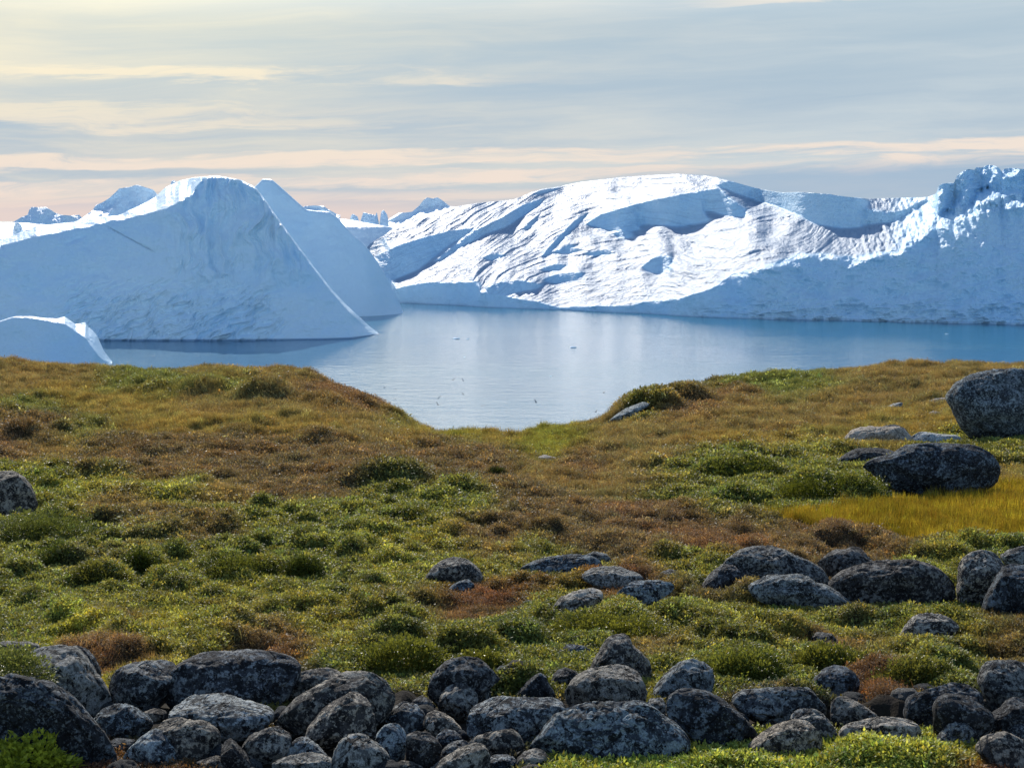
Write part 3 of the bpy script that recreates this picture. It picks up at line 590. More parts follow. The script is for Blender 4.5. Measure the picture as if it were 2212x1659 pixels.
# what grows where: picture positions of the patches (G leafy green, Y yellow-green moss, B brown heath, A tawny grass, L lush grass, S golden sedge, R rust moss, P bare stony ground)
ZONES = '''0,790,A 100,800,A 200,815,A 300,810,L 450,805,A 560,810,A 650,820,A 260,835,L 420,835,L 540,845,L 330,845,L 600,845,B 700,850,R2 800,880,R2 880,915,L 850,905,A 700,900,A 600,880,A 450,880,A 300,870,A2 150,860,A2 30,850,A 60,880,L
30,925,B 110,935,B 190,945,L 30,985,R2 100,985,A 280,930,A2 400,930,A2 550,920,A2 680,930,A2 800,940,A 900,940,A2 1000,945,L2 1080,950,A2 1180,960,L2 1220,945,L2 1280,930,A 1180,985,L2
250,965,B 400,970,B 550,980,B 700,985,B 850,990,B 980,985,B 1080,1005,B 200,1010,B 330,1030,B 480,1020,B 620,1030,B 750,1040,B 900,1040,B 600,1060,B 40,1020,G 90,1040,G 250,1060,Y2 380,1070,Y2 480,1080,A 150,1075,Y2
1000,1070,G 880,1075,G 1070,1050,B 1180,1030,A 1250,1010,R2 1320,1000,A 1420,985,A 1350,960,A 1450,940,A 1550,925,A 1650,915,A 1750,905,A 1850,890,A 1600,880,A 1480,890,R2 1400,880,G 1480,850,L 1560,860,R2 1600,825,L 1680,820,L 1760,835,L 1850,820,A 1950,810,A 2080,805,A 1720,850,L 1900,845,A 1980,860,A 1780,870,A 2000,900,A2 1900,920,A2
1560,960,A2 1680,965,A2 1750,975,Y2 1800,960,A2 1600,1000,G 1520,1010,G 1680,1010,G 1480,1040,G 1400,1050,A 1330,1060,A 1450,1070,G 1550,1070,G 1650,1055,G 1800,1050,G 1880,1050,G 2120,970,G 2190,960,G 2180,1000,G 2120,1040,B 2200,1030,A2
1150,1090,B 1250,1110,B 1350,1120,R2 1450,1110,B 1550,1110,G 1600,1140,B 1480,1150,R2 1300,1160,B 1200,1160,B 1400,1190,B 1580,1180,R2 1700,1160,B 1800,1165,R2 1900,1180,B 1980,1180,B 1640,1110,G 1100,1130,B 1050,1170,B 1150,1200,Y2 1020,1120,G
100,1100,G 250,1100,B2 350,1130,B2 480,1120,G 620,1120,G 750,1130,G 880,1130,G 50,1150,G 180,1160,G 320,1160,G2 450,1160,B2 580,1180,G 700,1190,G 830,1180,Y2 950,1180,Y2 60,1220,G 200,1240,G2 400,1220,G 550,1230,G 680,1230,G 850,1220,Y2 130,1270,G 300,1270,G 460,1270,G 600,1270,Y2 720,1270,G 820,1270,Y2
50,1310,G 150,1330,Y2 250,1300,Y2 270,1350,B2 400,1310,Y2 480,1330,B2 350,1360,Y 420,1345,Y 520,1290,Y2 580,1320,Y2 650,1310,Y2 700,1350,Y2 60,1360,G 180,1375,Y 300,1390,Y2 420,1390,Y2 560,1380,B2 640,1410,R 580,1405,R2 250,1420,R2 700,1410,Y2 500,1360,Y2
780,1310,G 760,1340,Y2 850,1300,B2 900,1290,Y2 960,1290,R 1060,1300,R 1000,1320,R2 1150,1270,R 1200,1290,Y2 1050,1340,B2 1120,1350,G 880,1340,G 830,1370,G 950,1370,G 1080,1390,G 900,1420,G 1000,1440,G 1120,1420,G 820,1440,G 760,1450,G 900,1460,G 1050,1480,G
1200,1340,G 1300,1340,Y2 1400,1330,G 1250,1390,G 1350,1380,G 1450,1360,G 1550,1350,Y2 1650,1340,Y2 1500,1400,G 1600,1410,G 1420,1400,B2 1700,1390,Y2 1800,1360,Y2 1900,1340,G 2000,1330,Y2 1850,1330,B2 1650,1290,B2 1600,1290,B2 1700,1440,G 1600,1450,G 1540,1480,G 1780,1400,R2 1850,1410,B2 1950,1420,Y2 2050,1420,G 2100,1380,Y2 2180,1360,B2 2150,1400,B2 1900,1450,G 2000,1480,G 2080,1500,G 1900,1500,R2 2190,1300,G 2120,1290,G
950,1250,Y2 1050,1240,Y2 1150,1240,G 1250,1230,Y2 1450,1230,G 1500,1250,G 1400,1250,R2 1380,1300,B2 900,1240,G 1330,1270,R 1100,1215,A 1300,1200,B 2050,1160,G 2150,1170,G 2190,1200,G 2050,1200,Y2 1750,1200,B
50,1640,G3 100,1620,G3 170,1640,R 250,1650,R 320,1640,B2 300,1655,R
1230,1640,G3 1300,1635,G3 1400,1630,G3 1500,1635,G3 1600,1630,G3 1700,1630,G3 1800,1625,G3 1900,1620,G3 2000,1620,G3 2080,1640,G3 2160,1655,R
200,1540,P 350,1560,P 450,1540,P 600,1560,P 750,1540,P 900,1560,P 1050,1550,P 1200,1540,P 1350,1560,P 1500,1550,P 1650,1560,P 1800,1570,P 1950,1560,P 2100,1570,P 400,1620,P 550,1620,P 700,1620,P 850,1620,P 1000,1630,P 1120,1630,P 300,1470,Y2 500,1470,P 650,1490,P 1150,1500,G 1300,1480,G 1400,1500,G 1750,1510,G 2180,1520,P 100,1480,Y2 50,1560,P 150,1590,P 2190,1620,P 560,1545,Y2 1880,1500,R'''
PAL = {'G': (.135, .143, .036), 'G2': (.15, .14, .05), 'G3': (.20, .225, .045), 'Y': (.27, .255, .04), 'Y2': (.19, .185, .042), 'B': (.15, .106, .055), 'B2': (.155, .118, .05), 'A': (.20, .150, .068), 'A2': (.225, .17, .06), 'L': (.135, .15, .045), 'L2': (.18, .18, .038), 'S': (.28, .21, .03), 'R': (.15, .072, .036), 'R2': (.165, .10, .055), 'P': (.05, .042, .03)}
zp = [z.split(',') for z in ZONES.split()]
ZX = np.array([float(z[0]) for z in zp]); ZY = np.array([float(z[1]) for z in zp]); ZT = [z[2] for z in zp]
ZC = np.array([PAL[t] for t in ZT])*1.06 + np.array([0, 0, 0.008]); KINDS_ = ['leaf', 'heath', 'grass', 'bare']
KOF = {'G': (1, 0, 0, 0), 'G2': (.8, .2, 0, 0), 'G3': (1, 0, 0, 0), 'Y': (.25, .75, 0, 0), 'Y2': (.45, .55, 0, 0), 'B': (.05, .75, .2, 0), 'B2': (.2, .7, .1, 0), 'A': (0, .15, .85, 0), 'A2': (0, .05, .95, 0), 'L': (.1, .2, .7, 0), 'L2': (0, .1, .9, 0), 'R': (0, 1, 0, 0), 'R2': (0, .85, .15, 0), 'P': (0, 0, 0, 1)}
ZK = np.array([KOF[t] for t in ZT])
def zone_at(X, Y):
    zb = lookup(ZB, X/Y, Y); px, py = proj(np.stack([X, Y, zb], -1))
    s = np.clip(Y/10, 0.5, 3)
    wx = px + 30*fbm(X*1.4, Y*1.4, 2.0, 3); wy = py + 13*fbm(X*1.4 + 9, Y*1.4, 4.0, 3)
    n = len(X); C = np.zeros((n, 3)); K = np.zeros((n, 4))
    for i in range(0, n, 20000):
        d2 = ((wx[i:i + 20000, None] - ZX)/52.0)**2 + ((wy[i:i + 20000, None] - ZY)/19.0)**2
        d2 -= d2.min(1, keepdims=True)
        w = np.exp(-d2*0.9); w /= w.sum(1, keepdims=True)
        C[i:i + 20000] = w @ ZC; K[i:i + 20000] = w @ ZK
    sed = inpoly(px + 34*fbm(X*1.5, Y*1.5, 8.0, 3), py + 12*fbm(X*2, Y*2, 7.0, 3), SEDGE)
    return C, K, sed, px, py

def ground_material():
    m, out = new_mat('tundra_soil')
    at_ = nd('ShaderNodeAttribute', attribute_name='tint'); g = nd('ShaderNodeNewGeometry')
    n = noise(g.outputs['Position'], 14.0, 6, 0.7); n2 = noise(g.outputs['Position'], 2.2, 4)
    c = mixc(sstep(0.3, 0.75, n), S(at_.outputs['Color']), (0.035, 0.028, 0.018))
    c = mixc(sstep(0.45, 0.75, n2)*0.4, c, (0.09, 0.06, 0.025))
    b = principled(out, c, 0.95); b.inputs['Specular IOR Level'].default_value = 0.1
    link(bump(n + n2, 0.8, 0.05), b.inputs['Normal']); return m
def build_ground():
    X = A[None]*YR[:, None]; Yg = np.broadcast_to(YR[:, None], X.shape)
    V = np.stack([X, Yg, ZF], -1)
    o = mesh_obj('tundra_ground', V.reshape(-1, 3), grid_faces(len(YR), len(A)), ground_material())
    C, K, sed, _, _ = zone_at(X.ravel(), Yg.ravel()); C[sed] = (.25, .16, .02)
    at_ = o.data.color_attributes.new('tint', 'FLOAT_COLOR', 'POINT')
    at_.data.foreach_set('color', np.concatenate([C*0.38, np.ones((len(C), 1))], 1).astype(np.float32).ravel())
    tag(o, 'hummocky tundra ground sloping to the fjord', kind='structure')

# ------------------------------------------------------------------ boulders
def rock_material(name, base, pale, dark, palek=0.5, darkk=0.5):
    m, out = new_mat(name)
    tc = nd('ShaderNodeTexCoord'); oi = nd('ShaderNodeObjectInfo'); rnd = S(oi.outputs['Random'])
    va = nd('ShaderNodeVectorMath', operation='ADD'); link(tc.outputs['Object'], va.inputs[0])
    cb = combine(rnd*31.0, rnd*17.0, rnd*23.0); link(cb, va.inputs[1])
    vs = nd('ShaderNodeVectorMath', operation='SCALE'); link(va.outputs[0], vs.inputs[0]); link(0.95 + 0.7*S.op('FRACT', rnd*7.3), vs.inputs['Scale']); P = vs.outputs[0]
    n1 = noise(P, 4.0, 5, 0.6); n2 = noise(P, 17.0, 6, 0.68, 0.6); n3 = noise(P, 46.0, 5, 0.7); n4 = noise(P, 130.0, 3, 0.7)
    n5 = noise(P, 13.0, 6, 0.70, 0.7); n6 = noise(P, 70.0, 3, 0.6); n7 = noise(P, 32.0, 4, 0.65)
    c = mixc(sstep(0.38, 0.62, n1), tuple(k*0.7 for k in base), tuple(k*1.25 for k in base))
    pl = n2*0.5 + n7*0.5 + (n1 - 0.5)*0.30 + (palek - 0.5)*0.10
    c = mixc(sstep(0.478, 0.520, pl)*0.95, c, pale)
    c = mixc(sstep(0.565, 0.60, pl), c, tuple(min(0.6, k*1.3) for k in pale))
    c = mixc(sstep(0.515, 0.545, n5*0.6 + n3*0.4 + (darkk - 0.5)*0.10), c, dark)
    c = mixc(sstep(0.60, 0.63, n6)*0.7, c, tuple(k*0.9 for k in pale))
    c = mixc(sstep(0.42, 0.60, n4)*0.45, c, (0.01, 0.01, 0.01))
    c = mixc(1.0, c, mixc(S.op('FRACT', rnd*13.7), (1.16, 1.0, 0.84), (0.86, 1.0, 1.12)), 'MULTIPLY')
    c = mixc(1.0, c, mixc(S.op('FRACT', rnd*29.1), (0.72, 0.72, 0.72), (1.2, 1.2, 1.2)), 'MULTIPLY')
    b = principled(out, c, 0.88); b.inputs['Specular IOR Level'].default_value = 0.25
    ck = S.op('ABSOLUTE', noise(P, 3.1, 3, 0.55, 0.5) - 0.5); ckm = 1.0 - sstep(0.0, 0.018, ck)
    link(bump((0.0 - ckm)*0.9 + n1*0.9 + n2*0.8 + n3*0.6 + n4*0.25, 1.0, 0.028), b.inputs['Normal']); return m
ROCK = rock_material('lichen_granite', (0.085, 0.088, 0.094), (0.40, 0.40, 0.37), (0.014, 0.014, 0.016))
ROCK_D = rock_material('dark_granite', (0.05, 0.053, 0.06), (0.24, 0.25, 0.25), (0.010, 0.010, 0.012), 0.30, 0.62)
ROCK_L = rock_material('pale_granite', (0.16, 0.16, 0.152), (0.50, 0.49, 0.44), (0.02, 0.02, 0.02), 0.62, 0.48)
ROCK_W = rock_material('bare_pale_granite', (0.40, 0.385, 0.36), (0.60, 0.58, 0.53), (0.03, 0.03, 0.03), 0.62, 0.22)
MATS = {'w': ROCK_W, 'n': ROCK, 'd': ROCK_D, 'l': ROCK_L}

def ico(sub):
    import bmesh
    bm = bmesh.new(); bmesh.ops.create_icosphere(bm, subdivisions=sub, radius=1.0)
    V = np.array([v.co[:] for v in bm.verts]); Fc = np.array([[v.index for v in f.verts] for f in bm.faces]); bm.free(); return V, Fc
ICO = {s: ico(s) for s in (4, 5, 6)}
ROCKS = []        # (x, y, rx, ry) footprints that keep plants out
REG = {'a': (0, 1850, 2.765), 'b': (700, 1850, 2.765), 'c': (1400, 1850, 2.765), 'e': (2223, 1850, 2.765), 'f': (1200, 1550, 2.3965), 'g': (2000, 1550, 2.1623), 'h': (2000, 1050, 2.1623), 'i': (0, 1050, 2.011), 'j': (1000, 1050, 2.011)}
BOULDERS = [
 # region, material, depth factor, label, outline
 ('a', 'd', .45, 'largest smooth dark boulder in the lower left corner, its long slope lit grey', '-330,560 -200,430 0,400 250,430 420,470 560,570 700,700 840,860 940,1000 985,1095 900,1160 600,1190 200,1190 -250,1170 -360,900'),
 ('a', 'l', .8, 'pale flat-topped boulder behind the largest smooth boulder at lower left', '180,300 215,205 330,185 450,170 570,178 640,230 700,300 770,390 830,470 880,550 902,615 850,690 740,750 560,740 350,620 210,470'),
 ('a', 'd', .8, 'dark round boulder half hidden behind the pale flat-topped boulder', '530,190 600,155 690,185 760,250 800,320 826,370 815,430 740,450 620,400 540,300'),
 ('a', 'l', .9, 'low flat grey rock behind the leafy bush at the left edge', '-60,150 0,126 60,120 130,135 200,132 320,152 330,210 150,240 -60,220'),
 ('a', 'n', .8, 'squarish grey boulder with pale lit top, left of the widest dark boulder', '868,500 900,400 960,350 1080,310 1200,288 1330,284 1420,302 1450,400 1420,600 1340,690 1180,695 1000,660 900,590'),
 ('a', 'd', .7, 'widest dark boulder of the back row, left of the rust coloured moss', '1298,440 1370,365 1470,300 1600,250 1750,220 1950,212 2150,225 2330,255 2450,300 2465,380 2410,500 2320,610 2200,670 2000,690 1700,690 1420,690 1350,610 1315,520'),
 ('a', 'n', .8, 'round boulder right of the largest smooth boulder, its top black with lichen', '738,770 800,700 870,640 950,620 1040,640 1120,690 1200,740 1252,800 1240,860 1130,930 1000,960 870,940 790,860'),
 ('a', 'n', .9, 'small stone wedged under the squarish boulder beside a wide lichen rock', '1165,700 1250,672 1320,680 1362,702 1350,770 1260,785 1190,745'),
 ('a', 'l', 1.0, 'wide flat lichen-covered rock with a moss patch on its right end', '1355,720 1400,630 1450,590 1560,600 1700,585 1800,590 1900,620 2040,640 2110,660 2235,690 2240,770 2160,840 1950,910 1800,920 1600,880 1400,820'),
 ('a', 'n', .9, 'thin flat stone lying under the widest dark boulder', '2005,640 2100,610 2212,614 2238,650 2230,700 2100,700'),
 ('a', 'n', .8, 'blocky boulder below the wide lichen rock, its front in blue shade', '1240,850 1260,790 1300,760 1400,750 1500,770 1600,780 1700,800 1775,850 1805,930 1812,1010 1790,1080 1650,1130 1480,1120 1330,1040'),
 ('a', 'n', .8, 'tapering boulder touching the rust moss, right of the largest smooth boulder', '985,1060 1080,960 1160,890 1250,850 1330,860 1400,910 1450,980 1492,1060 1480,1130 1300,1150 1100,1140'),
 ('a', 'd', .9, 'small dark stone wedged in the gap beside the largest smooth boulder', '870,950 940,916 1040,925 1105,932 1070,1010 990,1060 920,1030'),
 ('a', 'n', .9, 'half-buried rounded stone at the bottom edge beside the brown moss mound', '1585,1090 1680,1055 1780,1070 1850,1110 1915,1155 1830,1210 1620,1210'),
 ('a', 'd', .8, 'steep dark slab leaning right of the blocky boulder below the wide lichen rock', '1805,920 1870,912 1940,980 2010,1050 2045,1120 2040,1210 1860,1220 1800,1110'),
 ('b', 'n', .8, 'grey boulder with pale crown below the moss patch', '18,1000 90,900 170,860 260,830 340,825 390,850 442,910 442,980 390,1060 300,1110 180,1140 60,1130'),
 ('b', 'n', .7, 'boulder under a fringe of leaves, right of the widest dark boulder', '350,590 380,500 450,430 530,350 620,325 720,340 830,370 880,410 820,520 620,640 480,670 390,655'),
 ('b', 'n', .6, 'long arched boulder rising to the right under the leafy bank', '280,810 350,700 440,610 560,530 700,460 820,410 950,380 1050,375 1150,395 1210,430 1260,490 1302,560 1312,620 1270,720 1130,790 900,850 600,910 440,920 330,880'),
 ('b', 'n', .8, 'egg-shaped boulder leaning against the long arched boulder', '535,920 580,810 650,730 740,650 850,590 920,545 980,535 1040,560 1082,620 1122,720 1138,800 1132,900 1090,990 900,1030 700,1020 560,970'),
 ('b', 'l', .8, 'pointed boulder with a sloping lit top at the bottom edge, left of centre', '765,1090 790,1010 830,940 900,890 980,885 1060,905 1120,950 1190,1000 1248,1060 1252,1130 1230,1200 1000,1220 800,1210'),
 ('b', 'n', .8, 'small boulder between the pale-crowned stone and the egg-shaped boulder', '385,1060 430,960 480,915 550,908 620,950 690,1010 755,1070 720,1130 500,1130'),
 ('b', 'l', .9, 'low pale lichen stone at the bottom edge, right of the steep dark slab', '262,1130 350,1075 450,1055 580,1050 700,1065 780,1090 812,1150 780,1220 400,1220 280,1200'),
 ('b', 'n', .8, 'rounded boulder right of the egg-shaped one, under dark leaves', '1130,820 1200,730 1270,670 1340,620 1400,605 1460,630 1510,680 1542,730 1545,810 1480,880 1350,890 1200,880'),
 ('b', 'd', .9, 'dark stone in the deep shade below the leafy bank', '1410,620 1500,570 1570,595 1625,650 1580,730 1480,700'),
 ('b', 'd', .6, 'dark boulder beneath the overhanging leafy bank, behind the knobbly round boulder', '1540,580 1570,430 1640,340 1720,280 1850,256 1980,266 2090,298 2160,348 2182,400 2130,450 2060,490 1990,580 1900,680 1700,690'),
 ('b', 'n', .85, 'knobbly round boulder under the right end of the leafy bank', '1632,660 1650,580 1700,510 1770,475 1850,468 1920,490 1968,540 1970,620 1930,700 1850,745 1760,745 1680,720'),
 ('b', 'n', .8, 'small upright stone beside a tuft of leaves, right of the knobbly boulder', '1965,610 1980,510 2010,453 2060,490 2074,560 2060,630 2000,650'),
 ('b', 'n', .8, 'upright rounded stone right of the egg-shaped boulder, lower left of a dark slab', '1118,950 1140,870 1190,810 1260,790 1330,800 1377,850 1388,920 1384,1000 1360,1090 1260,1130 1170,1100 1130,1020'),
 ('b', 'l', .8, 'stone with a smooth buff right side below the knobbly boulder', '1505,800 1540,720 1600,685 1680,710 1760,760 1836,825 1840,880 1720,910 1600,890'),
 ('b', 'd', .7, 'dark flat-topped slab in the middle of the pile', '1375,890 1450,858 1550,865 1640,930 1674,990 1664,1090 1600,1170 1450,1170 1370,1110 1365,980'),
 ('b', 'n', .9, 'small mottled stone right of the dark flat-topped slab', '1615,900 1690,840 1780,860 1830,900 1850,960 1770,1020 1680,1020 1640,950'),
 ('c', 'n', .75, 'wide flat-topped boulder near the centre, left of the largest domed boulder', '-85,760 -50,660 30,610 150,588 300,595 450,600 600,605 700,600 745,640 760,700 710,790 600,870 500,940 400,970 200,950 0,910 -80,850'),
 ('b', 'n', .9, 'crusty lichen stone low in the pile, below the mottled stone', '1635,1100 1680,1000 1760,950 1850,935 1905,960 1880,1050 1760,1110 1680,1130'),
 ('b', 'l', .8, 'smooth sloping boulder at the bottom edge near the centre', '1545,1170 1680,1080 1800,1020 1880,985 1950,958 2020,970 2062,1020 2074,1100 2060,1220 1600,1230'),
 ('c', 'n', .8, 'rounded boulder tucked under the wide flat-topped boulder, rust stain on its right', '-55,950 20,890 120,855 220,840 320,845 370,880 412,950 408,1030 340,1085 200,1090 60,1050 -30,1000'),
 ('c', 'n', .9, 'low stone at the bottom edge, right of the smooth sloping boulder', '85,1090 160,1045 260,1050 330,1080 405,1135 380,1200 140,1200'),
 ('c', 'n', .9, 'small pointed stone at the bottom edge, left of the bright leafy strip', '335,1090 410,1030 500,1005 570,1020 612,1070 645,1130 600,1200 420,1190 360,1130'),
 ('b', 'l', .9, 'low pale stone at the bottom edge under the dark flat-topped slab', '1250,1130 1330,1104 1430,1110 1525,1155 1500,1220 1270,1220'),
 ('c', 'n', .7, 'largest domed boulder in the centre foreground above the bright leafy strip', '400,1030 450,960 510,900 560,830 620,760 700,710 820,680 950,665 1100,650 1300,645 1430,660 1520,700 1580,760 1660,800 1730,860 1788,935 1760,1010 1600,1060 1200,1080 900,1100 700,1110 520,1090'),
 ('c', 'l', .8, 'big pale-topped boulder in front of the pointed boulder', '712,570 740,500 800,430 900,380 1000,360 1100,330 1200,325 1300,340 1350,390 1400,460 1424,530 1405,610 1300,680 1100,700 900,710 780,700 730,650'),
 ('c', 'n', .8, 'pointed upright boulder standing highest in the middle of the pile', '940,350 970,270 1030,190 1080,120 1150,70 1220,60 1270,90 1300,160 1370,220 1430,280 1454,340 1456,430 1400,500 1200,490 1000,440'),
 ('c', 'd', .8, 'small dark round boulder left of the big pale-topped boulder', '615,460 640,400 680,350 750,340 810,360 875,395 860,460 770,510 690,530 640,505'),
 ('c', 'd', .6, 'dark triangular stone beside the yellow-green leaves near the centre', '285,600 380,510 460,430 540,374 590,410 622,480 668,545 660,620 500,640 350,635'),
 ('c', 'l', .7, 'sloping boulder with a split top under leaves, right of the pointed boulder', '1410,600 1450,520 1520,440 1600,360 1700,300 1800,270 1890,290 1950,350 1970,450 1920,570 1720,620 1550,640 1450,640'),
 ('c', 'l', .9, 'small bright stone between the largest domed boulder and its right neighbour', '1380,650 1440,590 1540,585 1570,640 1550,740 1470,730'),
 ('c', 'd', .65, 'dark sloping boulder right of the largest domed boulder', '1545,680 1570,590 1640,530 1720,515 1800,530 1900,540 1990,570 2070,620 2130,680 2212,740 2300,830 2345,920 2250,1000 2000,1020 1850,1000 1750,900 1660,820 1580,760'),
 ('e', 'n', .7, 'broad boulder with a lit left shoulder, below the dark round one', '-185,590 -100,540 0,500 100,480 200,468 330,470 440,490 500,530 560,600 614,660 610,740 450,820 250,820 50,770 -50,720 -160,650'),
 ('e', 'd', .8, 'dark round boulder tucked beneath leaves on the right', '465,480 530,400 600,345 680,320 770,335 840,380 873,440 865,530 780,600 650,620 530,590 480,540'),
 ('e', 'n', .8, 'narrow rounded stone between the broad boulder and the long pale one', '295,760 350,690 430,680 520,690 590,730 650,800 700,880 725,940 650,990 500,980 350,880'),
 ('e', 'n', .8, 'brownish boulder below the rust coloured moss on the right', '627,700 640,620 700,580 780,585 860,620 940,670 1012,710 1030,780 950,830 800,840 690,840 640,780'),
 ('e', 'l', .6, 'long low smooth grey boulder above the bright leafy strip', '685,860 760,800 900,770 1050,750 1200,745 1320,770 1372,820 1398,880 1390,950 1250,990 1000,1000 800,990 715,950'),
 ('e', 'l', .8, 'mottled sloping boulder at the left end of the leafy strip, under the broad boulder', '-75,1000 30,920 140,850 260,800 380,780 480,790 540,850 585,915 570,990 400,1050 200,1080 0,1090'),
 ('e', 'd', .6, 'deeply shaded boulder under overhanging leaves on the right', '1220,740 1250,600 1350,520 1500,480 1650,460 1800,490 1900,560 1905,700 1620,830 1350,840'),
 ('e', 'd', .75, 'dark boulder with a bright left edge in the lower right pile', '1470,660 1520,580 1620,555 1720,570 1820,610 1910,660 1975,720 1960,840 1900,930 1700,990 1510,960 1472,820'),
 ('e', 'n', .75, 'wedge-shaped boulder in front of the bright-edged dark boulder', '1450,960 1530,880 1600,810 1660,760 1720,760 1770,810 1840,870 1865,930 1830,1010 1650,1030 1500,1010'),
 ('e', 'n', .8, 'big upright boulder at the right edge with streaked lichen', '1835,470 1870,350 1930,300 2030,285 2150,290 2280,300 2370,400 2370,620 2200,720 1970,730 1920,620 1870,540'),
 ('e', 'd', .8, 'dark knobbly boulder under the streaked upright boulder at the right edge', '1870,790 1960,720 2020,690 2090,620 2170,590 2300,600 2330,800 2120,920 1950,890'),
 ('e', 'n', .9, 'small stone at the right edge, above the lichen-spotted corner boulder', '2050,880 2130,790 2212,775 2300,790 2310,920 2120,950'),
 ('e', 'n', .8, 'lichen-spotted boulder in the lower right corner', '1810,1000 1880,920 1980,885 2090,870 2212,930 2310,960 2320,1190 2100,1200 1960,1130 1860,1070'),
 ('e', 'l', .9, 'small pale stone alone in the leaves on the right', '470,100 520,50 590,40 650,60 690,110 712,155 640,180 540,150'),
 ('g', 'n', .6, 'broad speckled boulder at the left of the middle right group', '240,320 310,220 400,170 520,140 640,150 750,190 850,230 930,280 985,345 950,410 800,430 600,430 400,420 280,380'),
 ('g', 'd', .8, 'low rounded boulder leaning on the broad speckled boulder', '120,425 180,350 240,290 310,255 370,265 412,300 425,360 385,420 250,450 150,450'),
 ('g', 'l', .6, 'low rock with pale stripes running into the brown shrub mound', '430,400 540,340 660,310 780,305 850,340 900,380 960,390 1040,430 1080,470 1168,495 1140,545 980,560 880,550 700,520 500,470'),
 ('g', 'd', .8, 'dark rough rock with a bright pointed tip behind the big black boulder', '890,250 960,190 1020,165 1090,165 1140,140 1190,150 1212,190 1265,245 1240,310 1100,350 990,355 930,300'),
 ('g', 'd', .5, 'largest black rounded boulder of the middle right group', '945,380 1020,320 1130,275 1260,240 1400,228 1530,235 1650,265 1730,320 1782,390 1798,460 1720,520 1500,540 1250,540 1100,510 1010,450'),
 ('g', 'n', .7, 'tall rounded boulder with curved lichen bands near the right edge', '1785,410 1800,280 1830,210 1900,170 1970,160 2050,180 2092,240 2104,340 2060,460 1980,530 1850,540 1795,480'),
 ('g', 'n', .8, 'spotted boulder at the right edge behind the banded boulder', '2060,200 2130,160 2212,140 2310,150 2320,300 2200,320 2100,260'),
 ('g', 'd', .7, 'dark leaning boulder at the right edge in front of the banded boulder', '1938,570 1970,460 2010,400 2050,330 2100,270 2170,255 2300,260 2340,500 2160,560 2030,600 1950,600'),
 ('g', 'n', .7, 'lone grey rock with a black cap in the leaves on the right', '1400,735 1440,660 1510,590 1600,570 1700,575 1770,610 1808,645 1770,690 1600,720 1480,750 1430,755'),
 ('f', 'n', .8, 'lone rounded boulder left of the middle, in low greenery', '98,400 160,320 230,265 320,240 400,245 470,270 530,330 550,380 460,420 250,430'),
 ('f', 'n', .8, 'small angular stone just below the lone rounded boulder', '262,480 330,420 390,395 440,388 482,420 486,455 410,495 300,500'),
 ('f', 'n', .6, 'long low boulder in brown heath near the centre', '770,318 870,270 990,240 1120,220 1250,215 1330,230 1382,265 1400,305 1310,345 1150,370 980,360 850,345'),
 ('f', 'n', .8, 'rough stone behind the right end of the long low boulder', '1262,205 1330,188 1420,208 1455,242 1410,285 1310,260'),
 ('f', 'l', .8, 'pale furrowed rock slab right of the red moss', '1220,360 1310,310 1430,300 1560,305 1650,340 1688,395 1620,450 1480,475 1380,440 1290,405'),
 ('f', 'n', .6, 'dark rock with white lichen lines in front of the pale furrowed slab', '1462,575 1490,480 1530,420 1600,400 1700,398 1800,398 1895,410 1900,460 1790,520 1660,575 1530,610'),
 ('f', 'n', .8, 'small rounded stone among leaves behind the white-lined rock', '1750,405 1800,340 1870,310 1940,340 1965,385 1910,430 1800,430'),
 ('f', 'l', .8, 'stone with a dusty pink top set in red moss', '1030,580 1090,510 1200,470 1310,450 1395,478 1390,530 1300,590 1300,660 1160,690 1060,665'),
 ('f', 'l', .9, 'tiny pale stone in the red moss patch', '800,555 860,528 925,550 890,585 830,580'),
 ('f', 'w', 1.0, 'thin pale stone flush with the turf right of the lone rounded boulder', '600,368 660,350 742,366 735,388 650,392'),
 ('f', 'n', .9, 'flat brownish stone in the leaves left of the pointed boulder', '1070,890 1150,845 1230,850 1305,880 1310,920 1200,940 1090,935'),
 ('f', 'd', .8, 'dark stone in a leafy hollow near the left centre', '-70,730 -10,660 60,650 105,690 80,790 -20,810'),
 ('h', 'n', .55, 'giant boulder on the right hillside, cut off by the right edge', '1712,275 1770,190 1850,140 1930,100 2050,85 2212,80 2380,100 2460,250 2450,500 2250,550 2050,520 1880,490 1810,430 1755,330'),
 ('h', 'd', .5, 'broad dark outcrop below the giant boulder, above the golden sedge', '1145,720 1250,660 1400,620 1500,560 1620,535 1780,545 1900,580 2000,620 2060,700 2045,810 1960,870 1800,890 1600,905 1420,910 1340,830 1270,760'),
 ('h', 'w', .8, 'pale outcrop behind the broad dark outcrop, half under a black hump', '1030,550 1120,480 1200,455 1290,450 1390,445 1450,470 1500,510 1525,555 1420,590 1200,590 1090,575'),
 ('h', 'd', .8, 'small black lichen-covered hump on top of the pale outcrop', '1235,520 1290,458 1390,441 1450,465 1500,520 1450,550 1330,552'),
 ('h', 'w', .9, 'flat whitish slab right of the black-capped outcrop', '1470,510 1560,485 1640,498 1700,508 1800,508 1828,548 1700,565 1550,555'),
 ('h', 'd', .8, 'low dark slab running left from the broad dark outcrop', '980,690 1060,640 1150,600 1300,590 1400,608 1420,650 1260,700 1130,715'),
 ('h', 'w', 1., 'flat pale stone at the foot of the giant boulder', '1580,295 1650,274 1725,268 1735,295 1640,315'),
 ('h', 'w', 1., 'small pale flat stone in grass, left of the giant boulder', '1320,335 1380,308 1442,298 1438,322 1370,342'),
 ('h', 'w', 1., 'pale broken stone below the giant boulder', '1580,380 1640,353 1695,370 1660,405 1605,415'),
 ('h', 'w', 1., 'long thin pale stone on the green slope of the right hill', '474,303 520,284 640,265 648,282 560,305'),
